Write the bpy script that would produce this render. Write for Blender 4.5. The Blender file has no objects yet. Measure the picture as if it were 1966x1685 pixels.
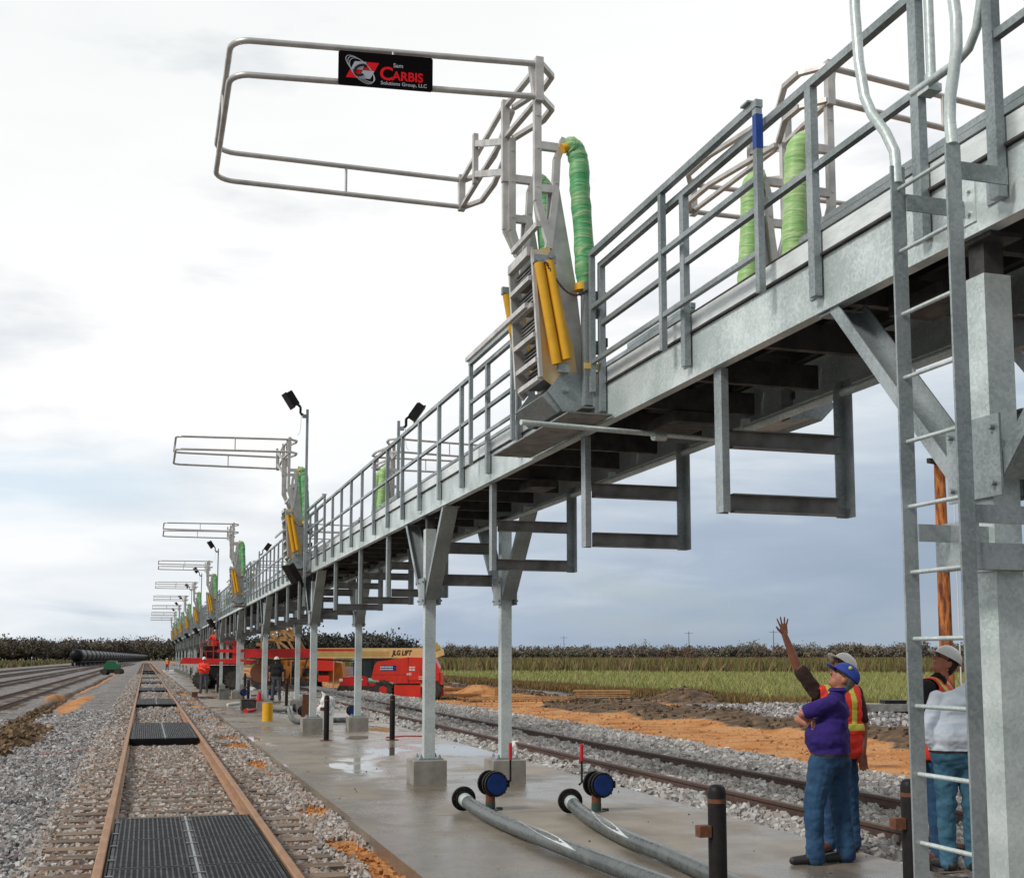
import bpy, math, random
import numpy as np
from mathutils import Vector, Matrix, noise
from mathutils.bvhtree import BVHTree
rnd = random.Random(7)
nr = np.random.RandomState(11)
SC = bpy.context.scene
COL = SC.collection

# ------------------------------------------------------------------ camera
PITCH = math.radians(5.982); YAW = math.radians(16.931)
cam_d = bpy.data.cameras.new('camera'); cam = bpy.data.objects.new('camera', cam_d); COL.objects.link(cam)
cam.location = (0, 0, 1.74)
cam.rotation_euler = (math.radians(90) + PITCH, 0, -YAW)
cam_d.sensor_fit = 'HORIZONTAL'; cam_d.sensor_width = 36; cam_d.lens = 36 * 2300 / 1966
cam_d.shift_y = (1021 - 842.5) / 1966
cam_d.clip_start = 0.1; cam_d.clip_end = 9000
SC.camera = cam
SC.view_settings.view_transform = 'Standard'; SC.view_settings.look = 'None'
SC.view_settings.exposure = 0.0; SC.view_settings.gamma = 1

# ------------------------------------------------------------------ world
SUN_EL, SUN_AZ = math.radians(42), math.radians(252)      # azimuth clockwise from +Y: behind left
W = bpy.data.worlds.new('World'); SC.world = W; W.use_nodes = True
nt = W.node_tree; nt.nodes.clear(); L = nt.links.new
def N(t, **k):
    n = nt.nodes.new(t)
    for a, b in k.items(): setattr(n, a, b)
    return n
out = N('ShaderNodeOutputWorld'); bg = N('ShaderNodeBackground'); bg.inputs['Strength'].default_value = 0.1
sky = N('ShaderNodeTexSky', sky_type='NISHITA', sun_disc=False, sun_elevation=SUN_EL, sun_rotation=SUN_AZ)
tc = N('ShaderNodeTexCoord'); sep = N('ShaderNodeSeparateXYZ'); L(tc.outputs['Generated'], sep.inputs[0])
def math_n(op, a, b=None, c=None):
    m = N('ShaderNodeMath', operation=op)
    for i, v in enumerate((a, b, c)):
        if v is None: continue
        if isinstance(v, (int, float)): m.inputs[i].default_value = v
        else: L(v, m.inputs[i])
    return m.outputs[0]
mp = N('ShaderNodeMapping'); mp.inputs['Scale'].default_value = (1.0, 1.0, 3.6); L(tc.outputs['Generated'], mp.inputs[0])
n1 = N('ShaderNodeTexNoise'); n1.inputs['Scale'].default_value = 3.2; n1.inputs['Detail'].default_value = 7; n1.inputs['Roughness'].default_value = .55
L(mp.outputs[0], n1.inputs['Vector'])
n2 = N('ShaderNodeTexNoise'); n2.inputs['Scale'].default_value = 9; n2.inputs['Detail'].default_value = 6; n2.inputs['Distortion'].default_value = .6
mp2 = N('ShaderNodeMapping'); mp2.inputs['Scale'].default_value = (1.0, 1.0, 5.0); mp2.inputs['Location'].default_value = (3, 1, 2); L(tc.outputs['Generated'], mp2.inputs[0]); L(mp2.outputs[0], n2.inputs['Vector'])
s = math_n('ADD', math_n('MULTIPLY', sep.outputs['X'], math.cos(YAW)), math_n('MULTIPLY', sep.outputs['Y'], -math.sin(YAW)))
u = math_n('SUBTRACT', sep.outputs['Z'], math_n('MULTIPLY', s, 0.33))
u = math_n('ADD', u, math_n('MULTIPLY', math_n('SUBTRACT', n1.outputs['Fac'], .5), .15))
u = math_n('ADD', u, math_n('MULTIPLY', math_n('SUBTRACT', n2.outputs['Fac'], .5), .13))
rp = N('ShaderNodeValToRGB'); L(math_n('MULTIPLY', math_n('ADD', u, .105), 1.0), rp.inputs[0])
els = rp.color_ramp.elements
stops = [(0.0, (.38, .45, .53)), (.06, (.33, .41, .515)), (.14, (.40, .48, .59)), (.20, (.58, .65, .73)), (.255, (.80, .845, .885)), (.31, (.94, .955, .97)), (.44, (1, 1, 1)), (.66, (.90, .92, .92)), (.9, (.60, .64, .65))]
while len(els) < len(stops): els.new(.5)
for e, (p, c) in zip(els, stops): e.position = p; e.color = (*c, 1)
sc10 = N('ShaderNodeVectorMath', operation='SCALE'); sc10.inputs['Scale'].default_value = 10.4; L(rp.outputs['Color'], sc10.inputs[0])
# patches of thin cloud where the blue shows through a little
gap = N('ShaderNodeMapRange'); gap.inputs['From Min'].default_value = .56; gap.inputs['From Max'].default_value = .72; gap.inputs['To Max'].default_value = .35
L(n1.outputs['Fac'], gap.inputs['Value'])
mx = N('ShaderNodeMix', data_type='RGBA'); L(gap.outputs[0], mx.inputs['Factor']); L(sc10.outputs[0], mx.inputs['A']); L(sky.outputs[0], mx.inputs['B'])
# pale blue opening low on the left
el_ = N('ShaderNodeMapRange', interpolation_type='SMOOTHSTEP'); el_.inputs['From Min'].default_value = .045; el_.inputs['From Max'].default_value = 0.0
L(math_n('ABSOLUTE', math_n('SUBTRACT', math_n('ADD', sep.outputs['Z'], math_n('MULTIPLY', n2.outputs['Fac'], .06)), .165)), el_.inputs['Value'])
s_l = N('ShaderNodeMapRange', interpolation_type='SMOOTHSTEP'); s_l.inputs['From Min'].default_value = -.20; s_l.inputs['From Max'].default_value = -.36; L(s, s_l.inputs['Value'])
mx2 = N('ShaderNodeMix', data_type='RGBA'); L(math_n('MULTIPLY', math_n('MULTIPLY', el_.outputs[0], s_l.outputs[0]), .8), mx2.inputs['Factor']); L(mx.outputs['Result'], mx2.inputs['A']); mx2.inputs['B'].default_value = (6.6, 8.0, 9.2, 1)
# unseen sky behind the camera is darkened to weaken fill light and raise contrast
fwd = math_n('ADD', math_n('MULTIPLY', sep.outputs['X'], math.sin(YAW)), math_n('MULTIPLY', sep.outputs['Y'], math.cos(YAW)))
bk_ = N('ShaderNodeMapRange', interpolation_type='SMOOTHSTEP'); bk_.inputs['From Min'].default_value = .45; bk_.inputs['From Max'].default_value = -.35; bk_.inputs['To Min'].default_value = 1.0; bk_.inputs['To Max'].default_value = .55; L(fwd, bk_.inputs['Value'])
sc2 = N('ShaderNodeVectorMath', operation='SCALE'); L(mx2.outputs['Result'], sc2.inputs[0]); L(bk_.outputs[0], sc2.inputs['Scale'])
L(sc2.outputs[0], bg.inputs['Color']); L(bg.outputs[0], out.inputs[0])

sd = bpy.data.lights.new('sun', 'SUN'); sd.energy = 2.3; sd.angle = math.radians(13); sd.color = (1, .96, .9)
so = bpy.data.objects.new('sun', sd); COL.objects.link(so)
so.rotation_euler = (math.radians(90) - SUN_EL, 0, math.pi - SUN_AZ)

# ------------------------------------------------------------------ helpers
def rgba(c): return (*c, 1)
def pm(name, col, col2=None, rough=.5, metal=0., scale=6., bump=0., bscale=None, rvar=0., stretch=None, detail=6, lo=.35, hi=.65, coords='Object', spec=.5, voro=False):
    m = bpy.data.materials.new(name); m.use_nodes = True; t = m.node_tree; b = t.nodes['Principled BSDF']
    b.inputs['Roughness'].default_value = rough; b.inputs['Metallic'].default_value = metal
    b.inputs['Specular IOR Level'].default_value = spec
    if col2 is None: col2 = tuple(c * .78 for c in col)
    tcn = t.nodes.new('ShaderNodeTexCoord'); src = tcn.outputs[coords]
    if coords == 'World':
        pass
    if stretch:
        mpn = t.nodes.new('ShaderNodeMapping'); mpn.inputs['Scale'].default_value = stretch; t.links.new(src, mpn.inputs[0]); src = mpn.outputs[0]
    if voro:
        nn = t.nodes.new('ShaderNodeTexVoronoi'); nn.inputs['Scale'].default_value = scale; t.links.new(src, nn.inputs['Vector'])
        sx = t.nodes.new('ShaderNodeSeparateColor'); t.links.new(nn.outputs['Color'], sx.inputs[0]); fac = sx.outputs[0]
        n0 = t.nodes.new('ShaderNodeTexNoise'); n0.inputs['Scale'].default_value = 2.2; n0.inputs['Detail'].default_value = 5; t.links.new(src, n0.inputs['Vector'])
        mm = t.nodes.new('ShaderNodeMath'); mm.operation = 'MULTIPLY_ADD'; t.links.new(fac, mm.inputs[0]); mm.inputs[1].default_value = .16
        m2 = t.nodes.new('ShaderNodeMath'); m2.operation = 'MULTIPLY'; t.links.new(n0.outputs['Fac'], m2.inputs[0]); m2.inputs[1].default_value = .84
        t.links.new(m2.outputs[0], mm.inputs[2]); fac = mm.outputs[0]
    else:
        nn = t.nodes.new('ShaderNodeTexNoise'); nn.inputs['Scale'].default_value = scale; nn.inputs['Detail'].default_value = detail; nn.inputs['Roughness'].default_value = .6
        t.links.new(src, nn.inputs['Vector']); fac = nn.outputs['Fac']
    r = t.nodes.new('ShaderNodeMapRange'); r.inputs['From Min'].default_value = lo; r.inputs['From Max'].default_value = hi; t.links.new(fac, r.inputs['Value'])
    mi = t.nodes.new('ShaderNodeMix'); mi.data_type = 'RGBA'; mi.inputs['A'].default_value = rgba(col); mi.inputs['B'].default_value = rgba(col2)
    t.links.new(r.outputs[0], mi.inputs['Factor']); t.links.new(mi.outputs['Result'], b.inputs['Base Color'])
    if rvar:
        rr = t.nodes.new('ShaderNodeMapRange'); rr.inputs['From Min'].default_value = lo; rr.inputs['From Max'].default_value = hi
        rr.inputs['To Min'].default_value = max(0.03, rough - rvar); rr.inputs['To Max'].default_value = min(1, rough + rvar)
        t.links.new(fac, rr.inputs['Value']); t.links.new(rr.outputs[0], b.inputs['Roughness'])
    if bump:
        bn = t.nodes.new('ShaderNodeTexNoise'); bn.inputs['Scale'].default_value = bscale or scale * 3; bn.inputs['Detail'].default_value = 6; t.links.new(src, bn.inputs['Vector'])
        bb = t.nodes.new('ShaderNodeBump'); bb.inputs['Strength'].default_value = 1; bb.inputs['Distance'].default_value = bump
        t.links.new(bn.outputs['Fac'], bb.inputs['Height']); t.links.new(bb.outputs[0], b.inputs['Normal'])
    return m

M = {}
M['galv'] = pm('galvanised_steel', (.42, .46, .47), (.24, .28, .285), rough=.45, metal=.45, scale=70, bump=.0015, bscale=18, rvar=.1, voro=True)
M['galvn'] = pm('fresh_galvanised_steel', (.74, .81, .80), (.46, .53, .52), rough=.4, metal=.3, scale=60, bump=.003, bscale=12, rvar=.12, voro=True)
M['galvd'] = pm('dark_steel', (.10, .095, .09), (.05, .05, .05), rough=.6, metal=.3, spec=.3, scale=8, bump=.001, rvar=.1)  # under-deck shade on the beams is put into this dark colour
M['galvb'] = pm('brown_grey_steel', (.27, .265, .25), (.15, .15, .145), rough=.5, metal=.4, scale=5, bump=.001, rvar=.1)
M['deck'] = pm('dark_grating', (.05, .05, .05), (.025, .025, .025), rough=.7, metal=.3, scale=5, spec=.2)
M['alu'] = pm('mill_aluminium', (.66, .64, .61), (.5, .48, .46), rough=.38, metal=.45, scale=7, rvar=.1, bump=.0006)
M['aluy'] = pm('yellow_grey_aluminium', (.74, .50, .16), (.62, .58, .50), rough=.42, metal=.2, scale=2.4, lo=.44, hi=.62)  # yellow mottled into grey by noise
M['yellow'] = pm('yellow_paint', (.86, .47, .02), (.72, .36, .02), rough=.35, scale=9, lo=.3, hi=.8)
M['concrete'] = pm('concrete', (.33, .31, .28), (.22, .205, .18), rough=.8, scale=4, bump=.003, bscale=40)
M['black'] = pm('black_paint', (.010, .009, .010), (.020, .017, .016), rough=.5, scale=9, rvar=.1, spec=.22)
M['rust'] = pm('rusty_iron', (.20, .07, .03), (.10, .04, .025), rough=.75, scale=20, bump=.001)
M['green_p'] = pm('green_painted_pipe', (.02, .085, .065), (.06, .05, .04), rough=.5, scale=12)
M['blue'] = pm('blue_plastic', (.008, .045, .22), (.006, .03, .14), rough=.45, scale=10, spec=.3)
M['red'] = pm('red_plastic', (.62, .012, .03), rough=.4)
M['orange_p'] = pm('orange_red_paint', (.75, .045, .02), (.6, .03, .02), rough=.32, scale=3, rvar=.08)
M['redp'] = pm('red_paint', (.68, .02, .02), (.5, .02, .02), rough=.3, scale=3)
M['cream'] = pm('cream_paint', (.72, .55, .25), (.6, .44, .18), rough=.4, scale=3)
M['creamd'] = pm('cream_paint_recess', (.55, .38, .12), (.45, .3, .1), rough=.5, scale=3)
M['wood'] = pm('raw_timber', (.50, .27, .10), (.34, .17, .06), rough=.8, scale=6, stretch=(1, 1, .15))
M['pole'] = pm('treated_pole_wood', (.58, .20, .05), (.12, .04, .02), rough=.85, scale=7, stretch=(1, 1, .22), bump=.02, bscale=9, lo=.42, hi=.58)
M['white'] = pm('white_plastic', (.8, .8, .78), (.7, .7, .68), rough=.5, scale=4)
M['glass'] = pm('dark_glass', (.03, .04, .045), rough=.08, spec=.8)
M['tyre'] = pm('tyre_rubber', (.03, .027, .025), (.08, .07, .06), rough=.9, scale=5, spec=.2)
M['hose'] = pm('grey_hose_rubber', (.055, .068, .068), (.15, .165, .16), rough=.34, spec=.5, scale=7, bump=.003, bscale=45, rvar=.14, lo=.4, hi=.7)
M['foil'] = pm('bright_toe_plate', (.86, .90, .90), (.70, .75, .75), rough=.3, metal=.15, scale=9, bump=.004, bscale=14, stretch=(1,1,3))
M['tape'] = pm('white_hose_stripe', (.7, .72, .72), (.5, .52, .52), rough=.5, scale=15)
M['text_red'] = pm('sign_red', (.72, .012, .02), (.72, .012, .02), rough=.6, spec=.1)
M['text_grey'] = pm('sign_grey', (.42, .45, .5), (.42, .45, .5), rough=.4)
M['sign_black'] = pm('sign_black', (.004, .002, .003), (.005, .003, .004), rough=.7, spec=.05)
M['darkc'] = pm('sign_charcoal', (.04, .04, .035), (.04, .04, .035), rough=.7, spec=.1)
M['tank'] = pm('black_tank_paint', (.005, .005, .007), (.012, .012, .014), rough=.42, scale=.6, spec=.2)
M['bluet'] = pm('blue_tape', (.01, .07, .35), rough=.5)

def wrapmat(name, c1, c2, c3):
    m = bpy.data.materials.new(name); m.use_nodes = True; t = m.node_tree; b = t.nodes['Principled BSDF']
    tcn = t.nodes.new('ShaderNodeTexCoord'); mpn = t.nodes.new('ShaderNodeMapping'); mpn.inputs['Scale'].default_value = (3, 3, 16); t.links.new(tcn.outputs['Object'], mpn.inputs[0])
    nn = t.nodes.new('ShaderNodeTexNoise'); nn.inputs['Scale'].default_value = 1.3; nn.inputs['Detail'].default_value = 5; nn.inputs['Distortion'].default_value = 1.2; t.links.new(mpn.outputs[0], nn.inputs['Vector'])
    r = t.nodes.new('ShaderNodeValToRGB'); t.links.new(nn.outputs['Fac'], r.inputs[0]); e = r.color_ramp.elements
    e[0].position = .33; e[0].color = rgba(c1); e[1].position = .66; e[1].color = rgba(c3); k = e.new(.5); k.color = rgba(c2)
    t.links.new(r.outputs[0], b.inputs['Base Color']); b.inputs['Roughness'].default_value = .5
    bb = t.nodes.new('ShaderNodeBump'); bb.inputs['Distance'].default_value = .012; bb.inputs['Strength'].default_value = 1; t.links.new(nn.outputs['Fac'], bb.inputs['Height']); t.links.new(bb.outputs[0], b.inputs['Normal'])
    return m
M['wrap'] = wrapmat('green_plastic_wrap', (.06, .36, .13), (.14, .44, .18), (.40, .54, .27))
M['wrapl'] = wrapmat('lime_plastic_wrap', (.24, .5, .16), (.36, .60, .22), (.54, .68, .36))

class MB:
    """collects shapes; build() links them as one mesh object"""
    def __init__(s): s.v = []; s.f = []; s.m = []; s.sm = []; s.cur = 0
    def add(s, vs, fs, smooth=False):
        o = len(s.v); s.v += [tuple(v) for v in vs]
        for f in fs: s.f.append(tuple(i + o for i in f)); s.m.append(s.cur); s.sm.append(smooth)
        return s
    def box(s, x0, x1, y0, y1, z0, z1):
        return s.add([(x0,y0,z0),(x1,y0,z0),(x1,y1,z0),(x0,y1,z0),(x0,y0,z1),(x1,y0,z1),(x1,y1,z1),(x0,y1,z1)],
                     [(0,3,2,1),(4,5,6,7),(0,1,5,4),(1,2,6,5),(2,3,7,6),(3,0,4,7)])
    def obox(s, c, size, mat3=None, taper=1.0):
        hx, hy, hz = size[0]/2, size[1]/2, size[2]/2
        vs = []
        for dz, t in ((-hz, 1), (hz, taper)):
            for dx, dy in ((-hx,-hy),(hx,-hy),(hx,hy),(-hx,hy)):
                v = Vector((dx*t, dy*t, dz))
                if mat3: v = mat3 @ v
                vs.append(Vector(c) + v)
        return s.add(vs, [(0,3,2,1),(4,5,6,7),(0,1,5,4),(1,2,6,5),(2,3,7,6),(3,0,4,7)])
    def bar(s, p0, p1, w, h, up=(0,0,1)):
        p0, p1 = Vector(p0), Vector(p1); d = (p1-p0).normalized(); up = Vector(up)
        if abs(d.dot(up)) > .98: up = Vector((0,1,0)) if abs(d.y) < .9 else Vector((1,0,0))
        sd_ = d.cross(up).normalized(); up = sd_.cross(d)
        vs = []
        for p in (p0, p1):
            for a, b in ((-1,-1),(1,-1),(1,1),(-1,1)): vs.append(p + sd_*a*w/2 + up*b*h/2)
        return s.add(vs, [(0,3,2,1),(4,5,6,7),(0,1,5,4),(1,2,6,5),(2,3,7,6),(3,0,4,7)])
    def path(s, pts, w, h, up=(0,0,1)):
        for a, b in zip(pts, pts[1:]): s.bar(a, b, w, h, up)
        return s
    def tube(s, pts, r, seg=10, rs=None, caps=True):
        pts = [Vector(p) for p in pts]; n = len(pts); rings = []; prev = None
        for i, p in enumerate(pts):
            d = (pts[min(i+1,n-1)] - pts[max(i-1,0)]).normalized()
            if prev is None:
                a = Vector((0,0,1)) if abs(d.z) < .9 else Vector((1,0,0)); a = (a - d*a.dot(d)).normalized()
            else: a = (prev - d*prev.dot(d)).normalized()
            prev = a; b = d.cross(a); rr = rs[i] if rs else r
            rings.append([p + (a*math.cos(t)+b*math.sin(t))*rr for t in [2*math.pi*k/seg for k in range(seg)]])
        vs = [v for rg in rings for v in rg]; fs = []
        for i in range(n-1):
            for k in range(seg): fs.append((i*seg+k, i*seg+(k+1)%seg, (i+1)*seg+(k+1)%seg, (i+1)*seg+k))
        s.add(vs, fs, True)
        if caps: s.add(rings[0], [tuple(range(seg-1,-1,-1))]); s.add(rings[-1], [tuple(range(seg))])
        return s
    def cyl(s, p0, p1, r, seg=14, r1=None): return s.tube([p0, p1], r, seg, rs=[r, r if r1 is None else r1])
    def ell(s, c, r, seg=14, rings=9, mat3=None):
        vs, fs = [], []
        for i in range(rings+1):
            a = math.pi*i/rings
            for k in range(seg):
                b = 2*math.pi*k/seg; v = Vector((r[0]*math.sin(a)*math.cos(b), r[1]*math.sin(a)*math.sin(b), r[2]*math.cos(a)))
                if mat3: v = mat3 @ v
                vs.append(Vector(c)+v)
        for i in range(rings):
            for k in range(seg): fs.append((i*seg+k, (i+1)*seg+k, (i+1)*seg+(k+1)%seg, i*seg+(k+1)%seg))
        return s.add(vs, fs, True)
    def prism(s, poly, axis, a0, a1):
        """poly in the two other axes (in x,y,z order), extruded along axis"""
        def mk(p, a):
            if axis == 'y': return (p[0], a, p[1])
            if axis == 'x': return (a, p[0], p[1])
            return (p[0], p[1], a)
        n = len(poly); vs = [mk(p, a0) for p in poly] + [mk(p, a1) for p in poly]
        fs = [tuple(range(n)), tuple(range(2*n-1, n-1, -1))] + [(i, i+n, (i+1)%n+n, (i+1)%n) for i in range(n)]
        return s.add(vs, fs)
    def chan(s, p0, p1, w, h, t=.012, up=(0,0,1), side=1):
        """C channel: web on one side, two flanges"""
        p0, p1 = Vector(p0), Vector(p1); d = (p1-p0).normalized(); up = Vector(up); sd_ = d.cross(up).normalized(); up = sd_.cross(d)
        s.bar(p0, p1, t, h, up)
        for q in (-1, 1):
            o = up*q*(h/2 - t/2) + sd_*side*w/2
            s.bar(p0+o, p1+o, w - t, t*.96, up)
        return s
    def build(s, name, mat, parent=None, base=None, mirror=None):
        vs = s.v; fs = s.f
        if mirror is not None: vs = [(2*mirror - v[0], v[1], v[2]) for v in vs]; fs = [f[::-1] for f in fs]
        if parent is not None and base is None: base = parent.get('_b', None)
        if base is not None: vs = [(v[0]-base[0], v[1]-base[1], v[2]-base[2]) for v in vs]
        me = bpy.data.meshes.new(name); me.from_pydata(vs, [], fs)
        for m in (mat if isinstance(mat, (list, tuple)) else [mat]): me.materials.append(M[m] if isinstance(m, str) else m)
        me.polygons.foreach_set('material_index', s.m); me.polygons.foreach_set('use_smooth', s.sm)
        me.update(); me.validate()
        o = bpy.data.objects.new(name, me); COL.objects.link(o)
        if parent is not None: o.parent = parent
        elif base is not None: o.location = base
        return o

def tag(o, label=None, cat=None, group=None, kind=None):
    if label: o['label'] = label
    if cat: o['category'] = cat
    if group: o['group'] = group
    if kind: o['kind'] = kind
    return o
BASES = {}
def thing(name, label, cat, loc=(0,0,0), rz=0, group=None, local=False):
    o = bpy.data.objects.new(name, None); COL.objects.link(o); o.location = loc; o.rotation_euler = (0,0,rz); o.empty_display_size = .2
    tag(o, label, cat, group)
    if not local: o['_b'] = list(loc)
    return o
def dup(root, delta=None, loc=None, rz=None, label=None):
    r = root.copy(); COL.objects.link(r)
    if delta is not None: r.location = Vector(root.location) + Vector(delta)
    if loc is not None: r.location = loc
    if rz is not None: r.rotation_euler = (0,0,rz)
    if label: r['label'] = label
    for ch in root.children:
        c = ch.copy(); COL.objects.link(c); c.parent = r
        for g in ch.children:
            d = g.copy(); COL.objects.link(d); d.parent = c
    return r
ORD = ['first','second','third','fourth','fifth','sixth','seventh','eighth','ninth','tenth','eleventh','twelfth','thirteenth','fourteenth','fifteenth','sixteenth','seventeenth','eighteenth','nineteenth','twentieth']
def ordn(i):
    if i < 20: return ORD[i]
    tens = {2:'twenty',3:'thirty',4:'forty',5:'fifty'}[(i+1)//10]; k = (i+1) % 10
    if k == 0: return tens[:-1] + 'ieth'
    return tens + '-' + ORD[k-1]
def textmesh(body, size, mat, parent, mtx, name='lettering', ext=.002, bold=0.0, sx=1., shear=0., align='LEFT'):
    cu = bpy.data.curves.new('txt', 'FONT'); cu.body = body; cu.size = size; cu.extrude = ext; cu.offset = bold; cu.shear = shear; cu.align_x = align; cu.resolution_u = 4
    to = bpy.data.objects.new('txt', cu); COL.objects.link(to)
    dg = bpy.context.evaluated_depsgraph_get(); dg.update()
    me = bpy.data.meshes.new_from_object(to.evaluated_get(dg)); bpy.data.objects.remove(to); bpy.data.curves.remove(cu)
    me.transform(Matrix.Diagonal((sx, 1, 1, 1))); me.transform(mtx); me.name = name
    me.materials.clear(); me.materials.append(M[mat])
    o = bpy.data.objects.new(name, me); COL.objects.link(o); o.parent = parent
    return o
def smooth01(x, a, b):
    t = np.clip((x-a)/(b-a), 0, 1); return t*t*(3-2*t)

# ------------------------------------------------------------------ ground
def vnoise(x, y, sc, seed=0):
    """cheap smooth value noise, vectorised"""
    x = np.asarray(x)*sc + seed*17.3; y = np.asarray(y)*sc + seed*9.1
    xi = np.floor(x).astype(np.int64); yi = np.floor(y).astype(np.int64); fx = x-xi; fy = y-yi
    fx = fx*fx*(3-2*fx); fy = fy*fy*(3-2*fy)
    def h(a, b):
        n = (a*374761393 + b*668265263 + seed*1442695) & 0x7fffffff; n = ((n ^ (n >> 13))*1274126177) & 0x7fffffff
        return ((n ^ (n >> 16)) & 0xffff)/65535.
    return (h(xi,yi)*(1-fx)+h(xi+1,yi)*fx)*(1-fy) + (h(xi,yi+1)*(1-fx)+h(xi+1,yi+1)*fx)*fy
def fbm(x, y, sc, seed=0, o=4):
    r = 0; a = .5; t = 0
    for i in range(o): r = r + a*vnoise(x, y, sc*2**i, seed+i); t += a; a *= .5
    return r/t
def trench_x(y): return -3.92 - .08*np.sin(y*.11) + .10*np.sin(y*.05+1)
def G(x, y):
    x = np.asarray(x, float); y = np.asarray(y, float)
    z = -.13 - .33*smooth01(-x, 1.9, 3.6) + 0*x
    z = z + .05*smooth01(x, 6.2, 6.5)*(1-smooth01(x, 9.9, 11.2)) - .17*smooth01(x, 10.0, 12.0)
    z = z + (fbm(x, y, 1.1, 3)-.5)*.09*smooth01(np.abs(x-.43), 1.4, 2.2)
    # side trench with its spoil
    act = smooth01(y, 14, 20)*(1-smooth01(y, 150, 165)); d = x - trench_x(y)
    z = z - .28*act*np.exp(-(d/.20)**2) + .16*act*np.exp(-((d-.55)/.32)**2)*(.4+1.2*fbm(x, y, .55, 8)) + .08*act*np.exp(-((d+.5)/.25)**2)*fbm(x, y, .6, 9)
    z = z + .42*np.exp(-((x+2.85)/.62)**2 - ((y-29.5)/5.2)**2)*(.75+.5*fbm(x, y, 1.6, 12)) + .28*np.exp(-((x+2.7)/.45)**2 - ((y-56)/7)**2) + .25*np.exp(-((x+4.6)/.35)**2-((y-68)/5)**2)
    # right: stony windrows, mud ridge and gravel heap beyond the orange track
    z = z + .16*np.exp(-((x-10.9-.6*(fbm(x,y,.25,31)-.5))/.55)**2)*fbm(x, y, .5, 30)
    z = z + .30*smooth01(x, 15.5, 17.0)*(1-smooth01(x, 19, 21))*smooth01(y, 12, 16)*(1-smooth01(y, 42, 60))*fbm(x, y, .35, 21)*1.4
    z = z + .50*np.exp(-((x-21.2)/1.9)**2)*smooth01(y, 8, 14)*(1-smooth01(y, 34, 44))*(.6+.6*fbm(x, y, .3, 22)) + .22*np.exp(-((x-17.6)/1.0)**2)*(1-smooth01(y, 30, 38))*fbm(x, y, .5, 26)
    z = z + .75*np.exp(-((x-23.4)/1.2)**2 - ((y-50)/2.2)**2)*(.8+.4*fbm(x, y, 1, 23))
    z = z + .55*np.exp(-((x-18.1)/.9)**2 - ((y-66)/2.2)**2)
    z = z + (fbm(x, y, .3, 5)-.5)*.25*smooth01(x, 12, 16)
    z = z + .052*smooth01(y, 31, 42)*(1-smooth01(np.abs(x-.43), 1.1, 1.5))
    return z
def zones(x, y):
    """dirt (orange), mud (dark brown), green field, dry reeds: 0..1 each"""
    n = fbm(x, y, .22, 40)-.5; n2 = fbm(x, y, .9, 41)-.5; act = smooth01(y, 13, 18)*(1-smooth01(y, 155, 170)); d = x-trench_x(y)
    xe = x + n*2.2 + n2*.8
    far = smooth01(y, 44, 62)
    f1 = smooth01(y, 30, 46); de = 15.7 - .6*f1 + 5.3*far; me_ = 17.0 + 2.3*f1 + 3.2*far
    dirt = smooth01(xe, 12.0, 12.5)*(1-smooth01(xe, de, de+.8))
    mud = smooth01(xe, de, de+.8)*(1-smooth01(xe, me_, me_+1)) + .85*smooth01(xe, 23.2, 24.2)*(1-smooth01(xe, 25.6, 26.6))
    mud = np.maximum(mud, np.exp(-((x-23.4)/1.9)**2 - ((y-50)/3.2)**2)*1.5)
    mud = np.maximum(mud, far*smooth01(xe, 14.0, 14.6)*(1-smooth01(xe, 15.0, 16.2)))
    dirt = np.maximum(dirt, .9*smooth01(fbm(x, y, .16, 55), .50, .58)*smooth01(x, 16.5, 17.5)*(1-smooth01(x, 21, 23))*smooth01(y, 40, 48))
    dirt = np.maximum(dirt, smooth01(y, 95, 110)*smooth01(x, 9, 10.5)*(1-smooth01(x, 26, 30)))
    # left trench: brown spoil and the orange heaps
    m2 = act*np.exp(-((d-.12+n2*.3)/.50)**2)*1.3
    o2 = np.exp(-((x+2.75+n2*.4)/.50)**2 - ((y-55)/8.5)**2)*1.5 + act*np.exp(-((d-.3)/.45)**2)*smooth01(y, 62, 80) + np.exp(-((x+4.55)/.35)**2-((y-68)/6)**2)
    m2 = np.maximum(m2, 1.4*np.exp(-((x+2.85+n2*.4)/.72)**2 - ((y-29.5)/6)**2))
    # orange spill between the near rail and the slab
    o3 = 1.25*np.exp(-((x-2.0+n2*.5)/.24)**2)*(smooth01(y, 8.4, 9.4)*(1-smooth01(y, 12.0, 13.2)) + .9*np.exp(-((y-14.8)/.8)**2) + 1.0*smooth01(y, 18, 22)*smooth01(n2, -.02, .1)) 
    o3 = np.maximum(o3, .8*smooth01(fbm(x,y,.45,60), .58, .68)*smooth01(x, 1.3, 1.6)*(1-smooth01(x, 2.1, 2.2)))
    o3 = np.maximum(o3, .75*smooth01(y, 30, 42)*smooth01(fbm(x,y,.3,61), .5, .62)*smooth01(x, 1.25, 1.5)*(1-smooth01(x, 2.1, 2.2)))
    dirt = np.maximum(dirt, np.maximum(np.clip(o2, 0, 1), np.clip(o3, 0, 1)))
    mud = np.maximum(mud, np.clip(m2, 0, 1)*(1-np.clip(o2, 0, 1)))
    yy = y + n*8
    edge = 26.2 + 1.2*n*2
    green = smooth01(x, edge, edge+.8)*(1-smooth01(x*.62+yy*.8, 128, 150))
    green = np.maximum(green, smooth01(-x, 58, 62)*smooth01(y, 175, 190)*(1-smooth01(y, 560, 620)))
    reeds = smooth01(x, edge, edge+.8)*smooth01(x*.62+yy*.8, 128, 150) + smooth01(-x, 27, 31)*smooth01(y, 60, 90)
    reeds = np.clip(reeds + smooth01(y, 640, 700), 0, 1)
    return dirt, np.clip(mud, 0, 1), green, reeds*(1-green)

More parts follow.
